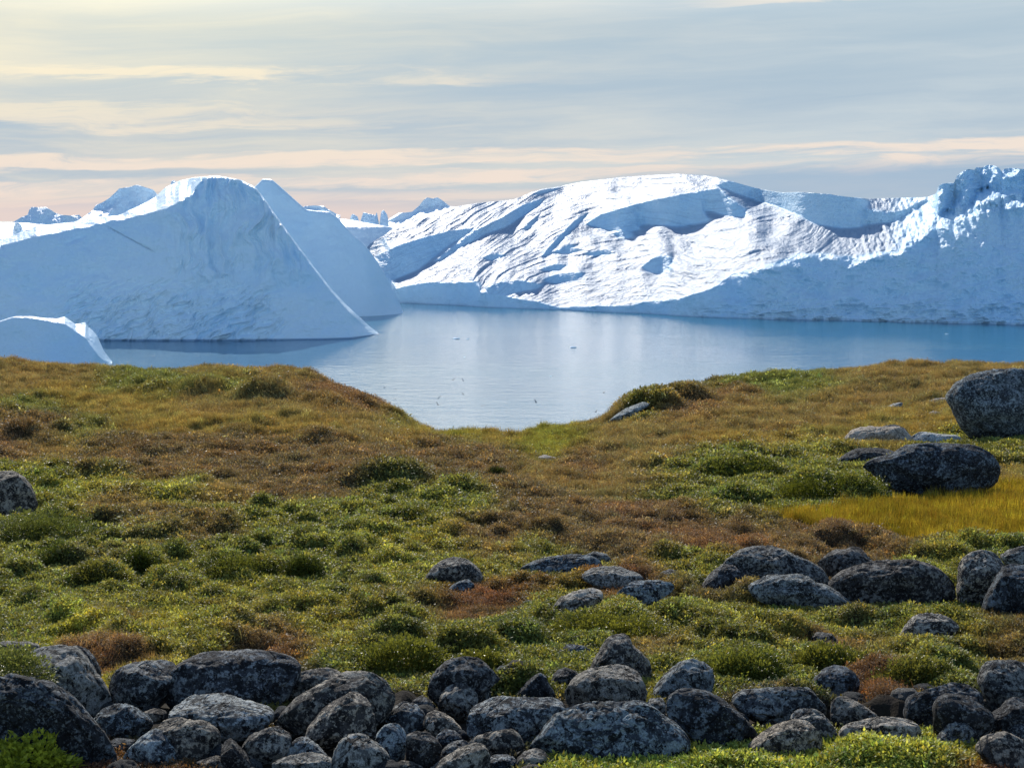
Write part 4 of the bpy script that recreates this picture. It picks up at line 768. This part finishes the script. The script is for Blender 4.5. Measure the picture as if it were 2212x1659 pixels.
 ('h', 'l', 1., 'grey stone patch in brown grass on the right hillside', '195,436 260,400 315,398 290,436'),
 ('j', 'w', 1., 'small white stone at the edge of green grass in the hollow', '1172,605 1220,590 1290,606 1336,625 1300,642 1220,630'),
 ('j', 'l', .9, 'sloping sliver of bare rock on the right bank of the notch above the water', '1580,398 1640,354 1720,312 1800,282 1850,268 1850,298 1760,337 1680,374 1620,402'),
 ('i', 'n', .8, 'bluish rounded boulder at the left edge in the middle distance', '-170,780 -80,705 0,692 60,690 120,720 170,770 202,830 214,885 205,930 100,960 0,985 -150,985'),
 ('i', 'l', 1., 'thin grey stone on the grassy ledge at the left edge', '40,356 110,345 200,352 190,370 90,372'),
]
def build_boulders():
    for k, (reg, mt, dep, label, poly) in enumerate(BOULDERS):
        ox, oy, sc = REG[reg]; q = 0.73172
        pts = np.array([[float(v) for v in p.split(',')] for p in poly.split()])
        pts = (pts/sc + np.array([ox, oy]))*q
        lo, hi = pts.min(0), pts.max(0); c = np.array([(lo[0] + hi[0])/2, lo[1]*0.45 + hi[1]*0.55]); w, h = hi - lo
        # extend downwards so the rock is bedded in the ground
        dmx = 1.0 + (0.30 if reg in 'ghfij' else 0.15)*(1 if h > 14 else 2.5)
        pts2 = pts.copy(); pts2[:, 1] = np.where(pts[:, 1] > c[1], c[1] + (pts[:, 1] - c[1])*dmx, pts[:, 1])
        Y0 = ground_Y(c[0], hi[1]); s = Y0/F
        semi = max(0.42*math.sqrt(w*h)*s*dep*1.25, 0.04)
        Yc = Y0 + semi*0.45; s = Yc/F
        ce = at(c[0], c[1], Yc)
        # outline radius by angle
        seg = []
        for i in range(len(pts2)):
            a, b = pts2[i] - c, pts2[(i + 1) % len(pts2)] - c
            for u in np.linspace(0, 1, 24, endpoint=False): seg.append(a*(1 - u) + b*u)
        seg = np.array(seg); th = np.arctan2(-seg[:, 1], seg[:, 0]); rr = np.hypot(seg[:, 0], seg[:, 1])
        od = np.argsort(th); th, rr = th[od], rr[od]
        tg = np.linspace(-math.pi, math.pi, 361)
        rg = np.interp(tg, np.concatenate([th - 2*math.pi, th, th + 2*math.pi]), np.tile(rr, 3))
        rg = blur(np.concatenate([rg[:-1]]*3), 3.0, 0)[360:720]; rg = np.append(rg, rg[0])
        V, Fc = ICO[6 if w > 330 else (5 if w > 60 else 4)]
        dx, dz, dy = V[:, 0], V[:, 2], V[:, 1]
        rho = np.hypot(dx, dz); ang = np.arctan2(dz, dx); R = np.interp(ang, tg, rg)*s
        e = 0.78; rho2 = rho**e; X = R*rho2*np.cos(ang); Z = R*rho2*np.sin(ang)
        D = np.sign(dy)*np.abs(dy)**0.85*semi
        # slightly tipped top: the upper part leans away, so that more of it faces the sky
        D = D + 0.28*semi*np.where(Z > 0, Z/(h*s*0.5), 0)
        size = 0.5*math.sqrt(w*h)*s
        n = fbm(V[:, 0]*1.3 + k*7.1, V[:, 1]*1.3, V[:, 2]*1.3 + k, 3); n2 = fbm(V[:, 0]*5 + k*3.3, V[:, 1]*5, V[:, 2]*5, 4, 0.6)
        rm = fbm(V[:, 0]*2.2 + k*1.3, V[:, 1]*2.2 + 4, V[:, 2]*2.2, 3, 0.5, True)
        crk = 1 - np.abs(fbm(V[:, 0]*1.7 + k*2.3, V[:, 1]*1.7 + 8, V[:, 2]*1.7, 2))*2.0
        P = np.stack([X, D, Z], -1)
        # a few flattish broken planes
        r_ = np.random.default_rng(k + 50)
        ext = np.array([w*s*0.5, semi, h*s*0.5])
        for q_ in range(9):
            if q_ < 2: nn = np.array([r_.normal()*0.35, -0.22 - 0.2*r_.random(), 0.9]); lim = 0.84
            elif q_ < 7: nn = np.array([r_.normal()*0.9, -1.0, r_.normal()*0.55]); lim = r_.uniform(0.64, 0.84)
            else: nn = r_.normal(size=3); lim = 0.92
            nn = nn/ext; nn /= np.linalg.norm(nn)
            ov = np.maximum(P @ nn - lim*np.linalg.norm(nn*ext), 0); P -= 0.93*ov[:, None]*nn
        nrm = V*np.array([1/(w*s), 1/(2*semi), 1/(h*s)]); nrm /= np.linalg.norm(nrm, axis=1, keepdims=True)
        edge = 0.45 + 0.55*np.abs(dy)
        P += nrm*(size*(0.10*n + 0.05*rm)*edge + size*(0.035*n2 - 0.05*np.maximum(0, crk - 0.80)/0.2))[:, None]
        # tilt the outline plane to face the camera's downward look
        o = mesh_obj('boulder' if max(w, h)*s > 0.22 else 'stone', P, Fc, MATS[mt])
        o.location = Vector(ce)
        tag(o, label, 'boulder' if max(w, h)*s > 0.22 else 'stone', 'boulders and stones on the tundra')
        ROCKS.append((ce[0], ce[1], w*s*0.5, semi, ce[2], h*s*0.5))
build_boulders()
def bed_boulders():
    X = A[None]*YR[:, None]; Yg = np.broadcast_to(YR[:, None], X.shape)
    for cx, cy, rx, ry, cz, rz in ROCKS:
        m = (np.abs(X - cx) < rx + 0.6) & (np.abs(Yg - cy) < ry + 1.6)
        if not m.any(): continue
        dy = Yg[m] - cy; front = 0.15 + 0.9*min(rz, 0.5)
        r = np.sqrt(((X[m] - cx)/(rx*1.05 + 0.03))**2 + np.where(dy < 0, dy/(ry + front), dy/(ry + 0.05))**2)
        k = smooth(0.85, 1.35, r); rel = ZF[m] - ZB[m]
        ZF[m] = ZB[m] + np.where(rel > 0, rel*k, rel)
bed_boulders()
build_ground()

# ------------------------------------------------------------------ plants
def leaf_set(pos, dirs, length, width, fold=0.25, bend=0.2, r_=rng):
    n = len(pos); d = dirs/np.linalg.norm(dirs, axis=1, keepdims=True)
    up = np.tile(np.array([[0, 0, 1.0]]), (n, 1)) + r_.normal(size=(n, 3))*0.35
    sd = np.cross(d, up); sd /= np.linalg.norm(sd, axis=1, keepdims=True) + 1e-9
    nn = np.cross(sd, d); L = length[:, None]; W = width[:, None]
    v0 = pos; v1 = pos + d*L*0.45 - sd*W + nn*W*fold; v2 = pos + d*L*0.45 + sd*W + nn*W*fold
    v3 = pos + d*L - nn*L*bend; vm = pos + d*L*0.5
    V = np.stack([v0, v1, v2, v3, vm], 1).reshape(-1, 3); b = np.arange(n)[:, None]*5
    Fc = np.concatenate([b + [[0, 4, 1]], b + [[0, 2, 4]], b + [[4, 3, 1]], b + [[4, 2, 3]]], 0)
    return V, Fc
def blade_set(pos, lean, height, width):
    n = len(pos); side = np.stack([-lean[:, 1], lean[:, 0], np.zeros(n)], -1) + rng.normal(size=(n, 3))*0.3*np.array([1, 1, 0])
    side /= np.linalg.norm(side, axis=1, keepdims=True) + 1e-9
    H = height[:, None]; W = width[:, None]; Z = np.array([[0, 0, 1.0]])
    L = np.concatenate([lean, np.zeros((n, 1))], 1)
    p0 = pos; p1 = pos + Z*H*0.55 + L*H*0.18; p2 = pos + Z*H*(0.95) + L*H*0.6
    V = np.stack([p0 - side*W, p0 + side*W, p1 - side*W*0.8, p1 + side*W*0.8, p2], 1).reshape(-1, 3); b = np.arange(n)[:, None]*5
    Fc = np.concatenate([b + [[0, 1, 3]], b + [[0, 3, 2]], b + [[2, 3, 4]]], 0); return V, Fc

def plant_material(name, instanced, color=(0.1, 0.12, 0.03), gloss=0.35, trans=0.45):
    m, out = new_mat(name)
    g = nd('ShaderNodeNewGeometry')
    if instanced:
        a = nd('ShaderNodeAttribute', attribute_name='tint'); a.attribute_type = 'INSTANCER'; c = S(a.outputs['Color'])
    else:
        c = mixc(noise(g.outputs['Position'], 9.0, 4), tuple(k*0.7 for k in color), tuple(k*1.3 for k in color))
    n = noise(g.outputs['Position'], 55.0, 2, 0.6)
    c = mixc(1.0, c, mixc(sstep(0.25, 0.75, n), (0.55, 0.55, 0.5), (1.4, 1.4, 1.3)), 'MULTIPLY')
    p = nd('ShaderNodeBsdfPrincipled'); link(c, p.inputs['Base Color']); p.inputs['Roughness'].default_value = gloss
    p.inputs['Specular IOR Level'].default_value = 0.13
    t = nd('ShaderNodeBsdfTranslucent'); tcol = mixc(1.0, c, (1.5, 1.35, 0.7), 'MULTIPLY'); link(tcol, t.inputs['Color'])
    mx = nd('ShaderNodeMixShader'); mx.inputs[0].default_value = trans
    link(p.outputs[0], mx.inputs[1]); link(t.outputs[0], mx.inputs[2]); link(mx.outputs[0], out.inputs[0]); return m
LEAF_I = plant_material('willow_leaf', True, gloss=0.45, trans=0.40)
HEATH_I = plant_material('heath_leaf', True, gloss=0.6, trans=0.35)
GRASS_I = plant_material('grass_blade', True, gloss=0.5, trans=0.36)

def protos(name, maker, n, mat):
    c = bpy.data.collections.new(name)
    for i in range(n):
        V, Fc = maker(i); o = mesh_obj(name + '_sprig', V, Fc, mat, False, False); c.objects.link(o)
    return c
def sprig(nl, rad, ln, wd, upk):
    def mk(i):
        r_ = np.random.default_rng(100 + i)
        u = r_.normal(size=(nl, 3)); u[:, 2] = np.abs(u[:, 2])*upk + 0.1; u /= np.linalg.norm(u, axis=1, keepdims=True)
        pos = u*rad*r_.uniform(0.25, 1.0, (nl, 1))*np.array([1, 1, 0.8])
        d = u + r_.normal(size=(nl, 3))*0.55; L = ln*r_.uniform(0.65, 1.25, nl)
        return leaf_set(pos, d, L, wd*L/ln*r_.uniform(0.8, 1.2, nl), r_=r_)
    return mk
def tuft(nb, rad, ht, wd, ln):
    def mk(i):
        r_ = np.random.default_rng(300 + i)
        pos = np.concatenate([r_.normal(size=(nb, 2))*rad, np.zeros((nb, 1))], 1)
        return blade_set(pos, r_.normal(size=(nb, 2))*ln + np.array([0.15, 0.0]), ht*r_.uniform(0.55, 1.25, nb), np.full(nb, wd))
    return mk
C_LEAF = protos('willow', sprig(38, .050, .021, .0052, 0.9), 7, LEAF_I)
C_HEATH = protos('heath', sprig(60, .045, .013, .0022, 0.8), 6, HEATH_I)
C_GRASS = protos('grass', tuft(26, .040, .125, .0021, .45), 7, GRASS_I)
C_SEDGE = protos('sedge', tuft(26, .060, .26, .0042, .16), 6, GRASS_I)

def scatter(name, coll, nvar, P, rot, scl, tint, label):
    n = len(P); me = bpy.data.meshes.new(name); me.vertices.add(n); me.vertices.foreach_set('co', P.astype(np.float32).ravel())
    for nm, ty, key, arr in (('rot', 'FLOAT_VECTOR', 'vector', rot), ('scl', 'FLOAT', 'value', scl), ('tint', 'FLOAT_VECTOR', 'vector', tint), ('idx', 'INT', 'value', rng.integers(0, nvar, n))):
        a = me.attributes.new(nm, ty, 'POINT'); a.data.foreach_set(key, np.ascontiguousarray(arr, np.int32 if ty == 'INT' else np.float32).ravel())
    me.update(); o = bpy.data.objects.new(name, me); COL.objects.link(o)
    ng = bpy.data.node_groups.new(name + '_growth', 'GeometryNodeTree')
    ng.interface.new_socket('Geometry', in_out='INPUT', socket_type='NodeSocketGeometry'); ng.interface.new_socket('Geometry', in_out='OUTPUT', socket_type='NodeSocketGeometry')
    N = ng.nodes; gi = N.new('NodeGroupInput'); go = N.new('NodeGroupOutput'); ip = N.new('GeometryNodeInstanceOnPoints'); ci = N.new('GeometryNodeCollectionInfo')
    ci.inputs['Collection'].default_value = coll; ci.inputs['Separate Children'].default_value = True; ci.inputs['Reset Children'].default_value = True
    ip.inputs['Pick Instance'].default_value = True
    def na(nm, ty):
        q = N.new('GeometryNodeInputNamedAttribute'); q.data_type = ty; q.inputs['Name'].default_value = nm
        return [s for s in q.outputs if s.enabled and s.name == 'Attribute'][0]
    er = N.new('FunctionNodeEulerToRotation'); L = ng.links
    L.new(gi.outputs[0], ip.inputs['Points']); L.new(ci.outputs[0], ip.inputs['Instance']); L.new(na('idx', 'INT'), ip.inputs['Instance Index'])
    L.new(na('rot', 'FLOAT_VECTOR'), er.inputs[0]); L.new(er.outputs[0], ip.inputs['Rotation']); L.new(na('scl', 'FLOAT'), ip.inputs['Scale']); L.new(ip.outputs[0], go.inputs[0])
    md = o.modifiers.new('growth', 'NODES'); md.node_group = ng
    tag(o, label, kind='stuff'); return o

def candidates(n, y0, y1, power):
    """points over the wedge that the picture shows, denser near by"""
    u = rng.random(n); e = 2 - power
    Y = (y0**e + u*(y1**e - y0**e))**(1/e)
    a = rng.uniform(-0.37, 0.37, n); return a*Y, Y
def clear_of_rocks(X, Y, k=0.9):
    ok = np.ones(len(X), bool)
    for cx, cy, rx, ry, cz, rz in ROCKS: ok &= ((X - cx)/(rx*k))**2 + ((Y - cy)/(ry*k))**2 > 1
    return ok
def filler_stones():
    r_ = np.random.default_rng(77); protos_ = []
    V, Fc = ICO[4]
    for k in range(6):
        sh = np.array([1.0, r_.uniform(.7, 1.0), r_.uniform(.55, .8)])
        n = fbm(V[:, 0]*1.3 + k*9, V[:, 1]*1.3, V[:, 2]*1.3, 3); n2 = fbm(V[:, 0]*4 + k*3, V[:, 1]*4, V[:, 2]*4, 3)
        protos_.append(np.array(V*(1 + 0.30*n + 0.05*n2)[:, None]*sh))
    base = []; done = 0
    for _ in range(1500):
        x = r_.uniform(225, 2230); y = r_.uniform(1490, 1690)
        if y > 1600 and x > 1220: continue
        Y = ground_Y(x, min(y, 1655)) - max(0, (y - 1655))*0.006; sz = r_.uniform(0.035, 0.085)
        P = at(x, y, Y)
        if not clear_of_rocks(np.array([P[0]]), np.array([P[1]]), 0.85)[0]: continue
        i = int(r_.integers(0, 6))
        if len(base) < 6:
            i = len(base); o = mesh_obj('stone', protos_[i], Fc, ROCK if i % 2 else ROCK_D); base.append(o)
        else:
            o = base[i].copy(); COL.objects.link(o)
        o.location = Vector((P[0], P[1], lookup(ZF, P[0]/P[1], P[1]) + sz*0.25)); o.scale = (sz, sz, sz); o.rotation_euler = (0, 0, r_.uniform(0, 6.28))
        tag(o, 'small grey stone filling a gap between the big boulders of the foreground pile', 'stone', 'small stones in the gaps of the foreground pile')
        ROCKS.append((P[0], P[1], sz*.8, sz*.8, P[2], sz)); done += 1
        if done >= 60: break
filler_stones()
def frame(X, Y):
    Z = lookup(ZF, X/Y, Y); e = 0.03
    gx = (lookup(ZF, (X + e)/Y, Y) - lookup(ZF, (X - e)/Y, Y))/(2*e); gy = (lookup(ZF, X/(Y + e), Y + e) - lookup(ZF, X/(Y - e), Y - e))/(2*e)
    return Z, gx, gy
def plant():
    X, Y = candidates(440000, 5.2, 44.0, 1.15)
    ok = clear_of_rocks(X, Y, 0.74); X, Y = X[ok], Y[ok]
    C, K, sed, px, py = zone_at(X, Y)
    r = rng.random(len(X)); cum = np.cumsum(K, 1); kind = (r[:, None] > cum).sum(1)
    kind[sed] = 9
    Z, gx, gy = frame(X, Y)
    big = np.clip(Y/11.0, 0.95, 2.6)
    clump = 1.5*fbm(X*1.0, Y*1.3, 6.0, 4, 0.6)[:, None]; small = fbm(X*5, Y*5, 3.0, 2)[:, None]
    v = (1 + 0.30*clump + 0.22*small)*np.exp(rng.normal(size=(len(X), 1))*0.30)
    hue = rng.normal(size=(len(X), 1))*0.10 + 0.18*fbm(X*0.8 + 5, Y*0.8, 1.0, 3)[:, None]
    v = v*np.where(rng.random((len(X), 1)) < 0.18, 1.55, 0.92)
    T = np.clip(C*1.36*v*np.concatenate([1 + hue, np.ones_like(hue), 1 - 0.5*hue], 1), 0.004, 0.6)
    tilt = np.stack([np.arctan(gy)*0.7, -np.arctan(gx)*0.7, np.zeros_like(X)], -1)
    for kd, name, coll, nv, sc, keep, lift, label in (
            (0, 'leafy_ground_cover', C_LEAF, 7, 0.92, 1.0, 0.006, 'low green dwarf willow leaves covering the slope'),
            (1, 'heath_ground_cover', C_HEATH, 6, 1.05, 1.0, 0.0, 'brown and yellowish heath and moss on the slope'),
            (2, 'dry_grass', C_GRASS, 7, 0.62, 1.0, -0.01, 'tawny autumn grass on the hills')):
        m = kind == kd; n = m.sum()
        rot = tilt[m] + np.concatenate([rng.normal(size=(n, 2))*0.18, rng.uniform(0, 6.28, (n, 1))], 1)
        s = sc*(big[m] if kd != 2 else np.clip(Y[m]/20, 0.8, 1.5))*rng.uniform(0.75, 1.35, n)
        P = np.stack([X[m], Y[m], Z[m] + lift], -1)
        scatter(name, coll, nv, P, rot, s, T[m], label)
    # sedge
    X, Y = candidates(60000, 12.5, 24.0, 1.0); px, py = proj(np.stack([X, Y, lookup(ZB, X/Y, Y)], -1))
    m = inpoly(px + 34*fbm(X*1.5, Y*1.5, 8.0, 3), py + 12*fbm(X*2, Y*2, 7.0, 3), SEDGE) & clear_of_rocks(X, Y, 1.0); X, Y = X[m], Y[m]
    Z = lookup(ZF, X/Y, Y); n = len(X)
    T = np.array([PAL['S']])*np.exp(rng.normal(size=(n, 1))*0.25 + 0.75*fbm(X*0.9, Y*1.6, 3.0, 4)[:, None])*np.concatenate([np.ones((n, 1)), 1 + 0.10*rng.normal(size=(n, 1)), np.ones((n, 1))], 1)
    rot = np.concatenate([rng.normal(size=(n, 2))*0.10, rng.uniform(0, 6.28, (n, 1))], 1)
    scatter('sedge_grass', C_SEDGE, 6, np.stack([X, Y, Z - 0.01], -1), rot, rng.uniform(0.28, 0.66, n)*(1 + 0.5*fbm(X*1.2, Y*1.2, 9.0, 3)), np.clip(T, .01, .6), 'golden sedge filling the wet hollow on the right')
plant()

def shrub(x, ytop, ybase, hw, n, color, label, ln=0.024, wd=0.0062, trans=0.45, Yoff=0.0, lift=0.0, onrock=None):
    Y0 = (ground_Y(x, ybase) if onrock is None else onrock) + Yoff; W = hw/F*Y0; H = (ybase - ytop)/F*Y0
    base = at(x, ybase, Y0 + 0.25*W); r_ = np.random.default_rng(int(x*7 + ytop))
    u = r_.normal(size=(n, 3)); u[:, 2] = np.abs(u[:, 2]); u /= np.linalg.norm(u, axis=1, keepdims=True)
    lump = 1 + 0.48*fbm(u[:, 0]*2.6 + x, u[:, 1]*2.6, u[:, 2]*2.6, 3)
    rad = r_.uniform(0.35, 1.0, n)**0.5*lump
    pos = u*rad[:, None]*np.array([W, 0.7*W, H])
    pos[:, 2] -= 0.01
    d = u + r_.normal(size=(n, 3))*0.5 + np.array([0, 0, 0.35])
    L = ln*r_.uniform(0.6, 1.25, n); V, Fc = leaf_set(pos, d, L, wd*L/ln, 0.3, 0.15, r_)
    o = mesh_obj('willow_shrub', V, Fc, plant_material('shrub_leaf', False, color, 0.33, trans), False)
    o.location = Vector(base); tag(o, label, 'shrub', 'dwarf willow shrubs')
shrub(62, 1580, 1690, 112, 1500, (.34, .38, .06), 'bright green leafy willow bush in the lower left corner, leaves large and glossy', .034, .0115, 0.55, 0.0)
shrub(26, 1388, 1478, 92, 3600, (.14, .165, .06), 'grey-green willow bush growing over the largest smooth boulder at the left edge', .018, .0045, 0.4, 0.0, onrock=6.72)
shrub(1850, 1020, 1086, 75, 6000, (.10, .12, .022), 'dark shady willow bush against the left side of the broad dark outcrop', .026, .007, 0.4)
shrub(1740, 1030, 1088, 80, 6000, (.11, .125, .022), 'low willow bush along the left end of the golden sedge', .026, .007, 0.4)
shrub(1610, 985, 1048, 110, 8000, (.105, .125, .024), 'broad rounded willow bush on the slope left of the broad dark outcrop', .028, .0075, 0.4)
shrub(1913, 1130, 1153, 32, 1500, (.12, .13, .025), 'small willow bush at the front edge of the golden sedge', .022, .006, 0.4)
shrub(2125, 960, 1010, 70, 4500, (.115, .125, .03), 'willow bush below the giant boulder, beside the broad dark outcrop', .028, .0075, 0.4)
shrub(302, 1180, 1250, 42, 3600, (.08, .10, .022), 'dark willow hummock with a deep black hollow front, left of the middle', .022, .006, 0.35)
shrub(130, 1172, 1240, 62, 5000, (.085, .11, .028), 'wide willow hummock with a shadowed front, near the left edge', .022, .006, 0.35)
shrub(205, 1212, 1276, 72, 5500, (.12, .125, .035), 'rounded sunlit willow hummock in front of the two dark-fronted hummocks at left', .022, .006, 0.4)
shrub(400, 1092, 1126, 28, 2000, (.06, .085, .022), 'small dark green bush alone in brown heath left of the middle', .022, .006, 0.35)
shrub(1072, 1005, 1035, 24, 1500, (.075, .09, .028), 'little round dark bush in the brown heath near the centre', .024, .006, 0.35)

shrub(880, 1372, 1462, 130, 11000, (.15, .165, .04), 'broad leafy willow mat hanging over the long arched boulder, its top sunlit', .021, .0055, 0.42)
shrub(1040, 1400, 1468, 80, 6500, (.155, .165, .04), 'leafy willow mat above the knobbly round boulder, right of the long arched boulder', .021, .0055, 0.42)
shrub(1610, 1398, 1482, 115, 10000, (.155, .175, .045), 'leafy willow mat spilling down beside the sloping boulder with a split top', .022, .0058, 0.42)
shrub(1790, 1392, 1462, 100, 8500, (.155, .165, .04), 'leafy willow mat above the broad boulder with the lit left shoulder', .022, .0058, 0.42)
shrub(1985, 1415, 1505, 105, 9000, (.15, .155, .045), 'leafy willow mat overhanging the deeply shaded boulder on the right', .022, .0058, 0.42)
shrub(95, 1098, 1178, 125, 11000, (.12, .145, .045), 'large grey-green willow mat below the bluish boulder at the left edge', .021, .0055, 0.40)
shrub(520, 1196, 1262, 105, 9000, (.13, .145, .035), 'wide low willow mat left of the lone rounded boulder, shadowed along its front', .021, .0055, 0.40)
shrub(655, 1192, 1256, 52, 4500, (.085, .105, .026), 'dark willow clump at the right end of the wide low willow mat', .021, .0055, 0.35)
shrub(1320, 1318, 1392, 150, 12000, (.165, .175, .04), 'long sunlit willow mat in front of the stone set in red moss', .021, .0055, 0.42)
# ------------------------------------------------------------------ seabirds and floating ice
def bird_material():
    m, out = new_mat('seabird_plumage'); g = nd('ShaderNodeNewGeometry')
    principled(out, mixc(noise(g.outputs['Position'], 6.0, 2), (0.16, 0.16, 0.17), (0.40, 0.40, 0.41)), 0.7); return m
BIRD = bird_material()
def bird_mesh(up):
    V = []; Fc = []
    ns, nr = 9, 8
    prof = [0.004, 0.035, 0.06, 0.075, 0.078, 0.066, 0.045, 0.03, 0.006]
    for i in range(ns):
        y = -0.26 + 0.52*i/(ns - 1)
        for j in range(nr):
            a = 2*math.pi*j/nr; V.append((prof[i]*math.cos(a), -y, prof[i]*0.9*math.sin(a)))
    for i in range(ns - 1):
        for j in range(nr): Fc.append((i*nr + j, i*nr + (j + 1) % nr, (i + 1)*nr + (j + 1) % nr, (i + 1)*nr + j))
    for sgn in (-1, 1):
        sec = [(0.04, 0.10, -0.10, 0.03), (0.30, 0.13, -0.07, 0.03 + 0.24*up), (0.58, 0.06, -0.10, 0.03 + 0.40*up), (0.74, -0.06, -0.14, 0.03 + 0.44*up)]
        b = len(V)
        for x, yf, yb, z in sec:
            th = 0.014*(1 - x)
            V += [(sgn*x, yf, z), (sgn*x, (yf + yb)/2, z + th), (sgn*x, yb, z), (sgn*x, (yf + yb)/2, z - th)]
        for i in range(3):
            for j in range(4): Fc.append((b + i*4 + j, b + i*4 + (j + 1) % 4, b + i*4 + 4 + (j + 1) % 4, b + i*4 + 4 + j))
        Fc.append((b + 12, b + 13, b + 14, b + 15))
    b = len(V); V += [(-0.03, -0.22, 0), (0.03, -0.22, 0), (0.07, -0.36, 0.004), (-0.07, -0.36, 0.004), (-0.03, -0.22, 0.012), (0.03, -0.22, 0.012), (0.07, -0.36, 0.010), (-0.07, -0.36, 0.010)]
    Fc += [(b, b + 1, b + 2, b + 3), (b + 4, b + 7, b + 6, b + 5), (b + 2, b + 6, b + 7, b + 3)]
    return V, Fc
def birds():
    spots = [(590, 255, .9), (645, 325, .5), (850, 298, .9), (1148, 382, .3), (740, 150, .8), (1170, 278, .9), (905, 365, .2), (740, 230, .4), (590, 293, .8), (270, 190, .5), (340, 200, .2), (335, 258, .3), (1573, 222, .6), (1525, 335, .5), (678, 1245 - 1100 + 0, .6)]
    for i, (a, b, up) in enumerate(spots):
        x = 731.7 + .3639*a; y = 768.3 + .3639*b
        V, Fc = bird_mesh(up*1.1); o = mesh_obj('seabird', V, Fc, BIRD, True)
        Yb = 330 + 25*math.sin(i*2.3); o.location = Vector(at(x, y, Yb)); r_ = random.Random(i)
        o.rotation_euler = (r_.uniform(-.2, .3), r_.uniform(-.45, .45), r_.uniform(0, 6.28))
        tag(o, 'tiny dark seabird flying low over the bright water in the gap between the hills', 'bird', 'seabirds over the fjord')
birds()
def growlers():  # white fragments are added shapes standing in for sparkles on the water
    V0, Fc = ICO[4]
    items = [(1238, 751, 1.4, 'dark wet ice lump floating alone on the open water, right of centre'), (985, 732, 1.6, 'largest white water sparkle, modelled as floating ice, right of the fluted berg'), (1010, 733, .8, 'small white water sparkle, modelled as floating ice, beside the largest one'), (1190, 813, .45, 'white water sparkle, modelled as an ice chip, above the notch in the grass'),
             (2045, 722, .9, 'white water sparkle, modelled as floating ice, below the ragged cliff on the right'), (1003, 772, .5, 'pale water sparkle, modelled as an ice chip, left of the dark wet lump')]
    for i, (x, y, s, lab) in enumerate(items):
        Yw = water_Y(y); n = fbm(V0[:, 0]*1.8 + i*5, V0[:, 1]*1.8, V0[:, 2]*1.8, 4)
        V = V0*(1 + 0.4*n)[:, None]*np.array([1.3, 1.0, 0.4])*s*0.6
        o = mesh_obj('ice_fragment', V, Fc, ICE); o.location = Vector(at(x, y, Yw)); tag(o, lab, 'ice fragment', 'ice fragments afloat')
growlers()
